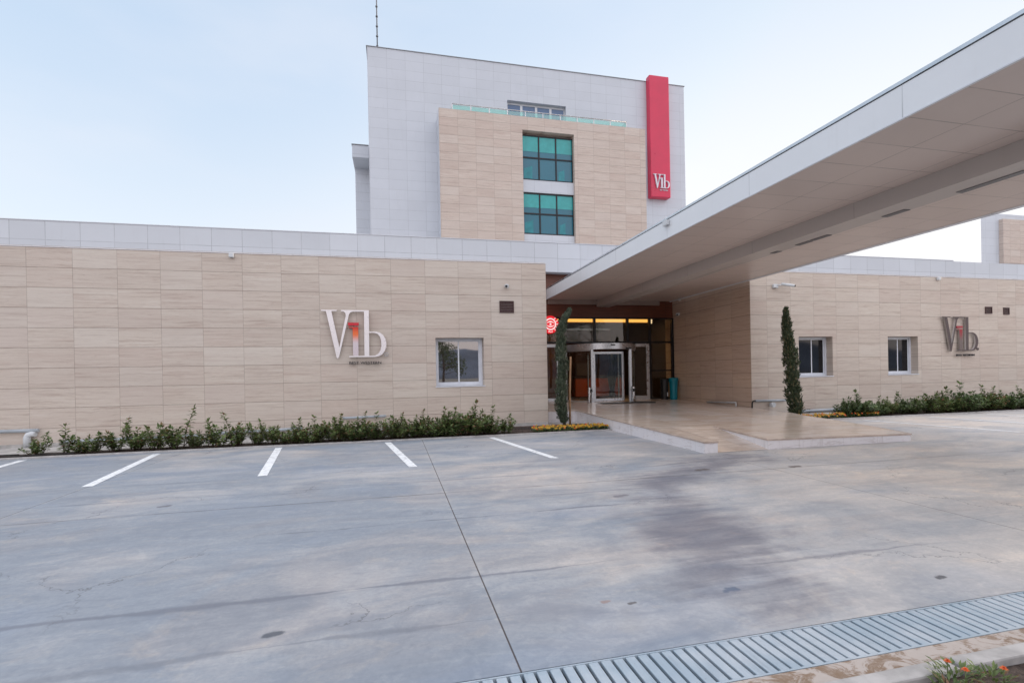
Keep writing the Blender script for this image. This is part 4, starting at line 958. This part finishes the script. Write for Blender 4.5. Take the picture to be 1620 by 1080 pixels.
# low flowers
def flowers(x0, x1, y0, y1, n, seed, curve=None):
    random.seed(seed); m = MB(); f = MB()
    for _ in range(n):
        x = random.uniform(x0, x1); y = random.uniform(y0, y1)
        if curve and not curve(x, y): continue
        p = Vector((x, y, .02)); h = random.uniform(.05, .12)
        for k in range(9):
            a = random.uniform(0, 2*PI); e = random.uniform(.2, 1.1); d = Vector((math.cos(a)*math.cos(e), math.sin(a)*math.cos(e), math.sin(e)))
            m.cur = 0; leaf(m, p+Vector((0, 0, random.uniform(0, h))), d, Vector((0, 0, 1)), .055, .03)
        if random.random() < .6:
            for j in range(random.choice((1, 1, 2))):
                c = p+Vector((random.uniform(-.04, .04), random.uniform(-.04, .04), h+.03)); b = len(m.v); o_ = 1 if random.random() < .8 else 2
                nrm = Vector((random.uniform(-.6, .3), -1, random.uniform(.3, 1.4))).normalized(); s1 = nrm.orthogonal().normalized(); s2 = nrm.cross(s1)
                for k in range(5):
                    a = 2*PI*k/5; q = c + (s1*math.cos(a)+s2*math.sin(a))*.014; m.face([tuple(q+(s1*math.cos(a+g)+s2*math.sin(a+g))*.017+nrm*.004) for g in (0, 1.57, 3.14, 4.71)]); m.m[-1] = o_
    return m
fm = [M['leaf_dark'], M['flower_y'], M['flower_o']]
solo('flower_bed', flowers(3.75, 5.9, 13.12, 13.65, 330, 8), fm, 'low yellow and orange flowers around the leaning cypress foot', 'flowers', kind='stuff')
solo('flower_bed', flowers(12.5, 15.6, 13.12, 13.7, 380, 9, lambda x, y: x > 12.55+.2*(y-13)), fm, 'low yellow flowers beside the slim cypress foot', 'flowers', kind='stuff')
# front marigolds
def marigold(x, y, s, seed, nf, label):
    random.seed(seed); t = thing('marigold_plant', (x, y, 0), label, 'flower', 'orange flowers in the front soil bed'); m = MB(); b = MB(); st = MB()
    for k in range(int(110*s)):
        a = random.uniform(0, 2*PI); r = .10*s*math.sqrt(random.random()); e = random.uniform(.1, 1.2)
        d = Vector((math.cos(a)*math.cos(e), math.sin(a)*math.cos(e), math.sin(e)))
        leaf(m, Vector((x+math.cos(a)*r, y+math.sin(a)*r, random.uniform(0, .07*s))), d, Vector((0, 0, 1)), .05, .014)
    for k in range(nf):
        c = Vector((x+random.uniform(-.05, .05)*s, y+random.uniform(-.05, .05)*s, .085*s+.02*random.random())); st.tube([(c.x, c.y, 0), tuple(c)], .0025, 5)
        for ring, (rr, zz, nn) in enumerate(((.018, 0, 9), (.012, .006, 7), (.006, .010, 5))):
            for j in range(nn):
                a = 2*PI*j/nn + ring; d = Vector((math.cos(a), math.sin(a), .35+.5*ring)).normalized(); leaf(b, c+Vector((0, 0, zz)), d, Vector((0, 0, 1)), rr*1.2, .011)
    part('foliage', m, M['leaf'], t); part('stems', st, M['leaf'], t); part('blossoms', b, M['flower_o'], t)
marigold(2.80, 1.975, 1.0, 41, 2, 'low plant with two orange blossoms against the kerb joint'); marigold(2.98, 1.93, .8, 42, 1, 'low plant with one orange blossom, a step along the kerb from the kerb joint'); marigold(2.66, 1.90, .8, 43, 0, 'flowerless green plant at the kerb in the front soil bed')
marigold(3.35, 1.72, .7, 44, 0, 'small green sprig on the bare soil away from the kerb')

# ------------------------------------------------------------------ what lies behind (seen in reflections)
def hills(y, h, seed, x0=-500, x1=500):
    random.seed(seed); m = MB(); n = 120; ph = [random.uniform(0, 6.3) for _ in range(8)]
    P = []
    for i in range(n+1):
        x = x0+(x1-x0)*i/n; z = h*(.55+.2*math.sin(x*.008+ph[0])+.13*math.sin(x*.021+ph[1])+.07*math.sin(x*.06+ph[2])+.04*math.sin(x*.15+ph[3])); P.append((x, z))
    for (a, za), (b, zb) in zip(P, P[1:]):
        m.face([(a, y+60, -1), (b, y+60, -1), (b, y, zb), (a, y, za)], True); m.face([(a, y, za), (b, y, zb), (b, y-60, -1), (a, y-60, -1)], True)
    return m
solo('hills', hills(-330, 30, 2), M['hill'], kind='structure')
def broad_tree(x, y, h, seed, label):
    random.seed(seed); t = thing('roadside_tree', (x, y, -.3), label, 'tree', 'trees across the road'); m = MB(); tr = MB()
    tr.tube([(x, y, -.5), (x+.1, y, h*.4), (x, y, h*.75)], [.16, .11, .03], 8)
    for k in range(16):
        a = random.uniform(0, 2*PI); u = random.uniform(.3, .95); r = h*.30*math.sin(min(1, (1-u)*1.6+.15)*PI*.5)*random.uniform(.6, 1.)
        c = Vector((x+math.cos(a)*r, y+math.sin(a)*r, h*u)); tr.tube([(x, y, h*u*.75), tuple(c)], [.04, .012], 5)
        for j in range(110):
            p = c + rdir(0)*h*.11*random.random()**.4; leaf(m, p, rdir(0), rdir(.4), .26, .13)
    part('trunk', tr, M['bark'], t); part('crown', m, M['leaf_dark'], t)
for i, (x, y, h) in enumerate(((-1.5, -19, 5.2), (-9, -23, 6), (5, -22, 7), (14, -21, 9), (19, -19, 10.5), (25, -20, 11), (38, -26, 8), (-22, -26, 7))):
    broad_tree(x, y, h, 60+i, f'loose roadside tree across the road, {ORD[i]} of the row')

# ------------------------------------------------------------------ light
w = bpy.data.worlds.new('World'); scn.world = w; w.use_nodes = True
nt = w.node_tree; nt.nodes.clear()
out = nt.nodes.new('ShaderNodeOutputWorld'); bg = nt.nodes.new('ShaderNodeBackground'); sky = nt.nodes.new('ShaderNodeTexSky')
sky.sky_type = 'NISHITA'; sky.sun_disc = False
SUN_EL, SUN_AZ = rad(12), rad(84)          # azimuth measured from +Y towards +X
sky.sun_elevation = SUN_EL; sky.sun_rotation = SUN_AZ; sky.altitude = 0; sky.air_density = 1.0; sky.dust_density = 4.0; sky.ozone_density = 1.5
bg.inputs[1].default_value = .15
def wn_(typ, **kw):
    n = nt.nodes.new(typ)
    for k, v in kw.items(): setattr(n, k, v)
    return n
def wput(sock, v):
    if isinstance(v, bpy.types.NodeSocket): nt.links.new(v, sock)
    else: sock.default_value = (*v, 1) if isinstance(v, tuple) else v
def wmath(op, a, b=0.): n = wn_('ShaderNodeMath', operation=op); wput(n.inputs[0], a); wput(n.inputs[1], b); return n.outputs[0]
def wramp(f, a, b, c=0., d=1.):
    n = wn_('ShaderNodeMapRange', interpolation_type='SMOOTHSTEP')
    for i, v in enumerate((f, a, b, c, d)): wput(n.inputs[i], v)
    return n.outputs[0]
def wmix(f, a, b, mode='MIX'):
    n = wn_('ShaderNodeMix', data_type='RGBA', blend_type=mode); wput(n.inputs[0], f); wput(n.inputs[6], a); wput(n.inputs[7], b); return n.outputs[2]
tc = wn_('ShaderNodeTexCoord'); sx = wn_('ShaderNodeSeparateXYZ'); nt.links.new(tc.outputs['Generated'], sx.inputs[0]); dx, dy, dz = sx.outputs
K = 1/(2**1.95*.15)
def k_(*c): return tuple(v*K for v in c)
grad = wmix(wramp(dz, -.02, .62), k_(.90, .945, .99), k_(.55, .69, .87))          # pale horizon to soft blue overhead
bright = wmath('MULTIPLY', wramp(wmath('ADD', wmath('MULTIPLY', dx, .80), wmath('MULTIPLY', dy, .60)), .25, .98), wramp(dz, .85, .1))
grad = wmix(bright, grad, k_(1.0, 1.0, 1.02))                                        # thin bright overcast towards the sun
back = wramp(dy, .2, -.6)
grad = wmix(wmath('MULTIPLY', back, .85), grad, wmix(wramp(dz, .0, .45), k_(1.42, 1.15, 1.10), k_(1.62, 1.62, 1.74)))   # evening glow opposite the hotel, raised to light the facade
grad = wmix(wramp(dz, .64, .9), grad, k_(1.5, 1.52, 1.62))                         # unseen overhead sky brightened to add light on surfaces
cl = wn_('ShaderNodeTexNoise'); mp = wn_('ShaderNodeMapping'); nt.links.new(tc.outputs['Generated'], mp.inputs[0]); mp.inputs['Scale'].default_value = (1.2, 1.2, 3.6); nt.links.new(mp.outputs[0], cl.inputs['Vector']); cl.inputs['Scale'].default_value = 1.5; cl.inputs['Detail'].default_value = 5
grad = wmix(wramp(cl.outputs['Fac'], .42, .75, 0., .45), grad, k_(.84, .86, .93))   # faint veil of cloud
nis = wmix(1., sky.outputs[0], (2.4, 2.4, 2.4), 'DARKEN')
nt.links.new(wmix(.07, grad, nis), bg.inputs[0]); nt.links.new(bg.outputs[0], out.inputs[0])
sl = bpy.data.lights.new('sun', 'SUN'); so = bpy.data.objects.new('sun', sl); COL.objects.link(so)
sl.energy = .5; sl.angle = rad(12); sl.color = (1, .88, .74)
d = Vector((math.sin(SUN_AZ)*math.cos(SUN_EL), math.cos(SUN_AZ)*math.cos(SUN_EL), math.sin(SUN_EL)))
so.rotation_euler = d.to_track_quat('Z', 'Y').to_euler(); so.location = (40, 40, 40)

# ------------------------------------------------------------------ camera
yaw, pitch, roll, F, SY = 0.23188298, -0.00311686, -0.01925816, 783.739, 54.107
fwd = Vector((math.sin(yaw)*math.cos(pitch), math.cos(yaw)*math.cos(pitch), math.sin(pitch)))
r0 = Vector((math.cos(yaw), -math.sin(yaw), 0)); u0 = r0.cross(fwd)
r = r0*math.cos(roll)+u0*math.sin(roll); u = -r0*math.sin(roll)+u0*math.cos(roll)
cam = bpy.data.cameras.new('camera'); co = bpy.data.objects.new('camera', cam); COL.objects.link(co)
co.matrix_world = Matrix(((r.x, u.x, -fwd.x, 0), (r.y, u.y, -fwd.y, 0), (r.z, u.z, -fwd.z, 1.65), (0, 0, 0, 1)))
cam.sensor_width = 36; cam.lens = 36*F/1620; cam.shift_y = SY/1620; cam.clip_end = 5000; cam.clip_start = .05
scn.camera = co
scn.view_settings.view_transform = 'Standard'; scn.view_settings.look = 'None'; scn.view_settings.gamma = 1
scn.view_settings.exposure = 2.0
scn.cycles.use_denoising = True
scn.cycles.max_bounces = 8; scn.cycles.transparent_max_bounces = 12
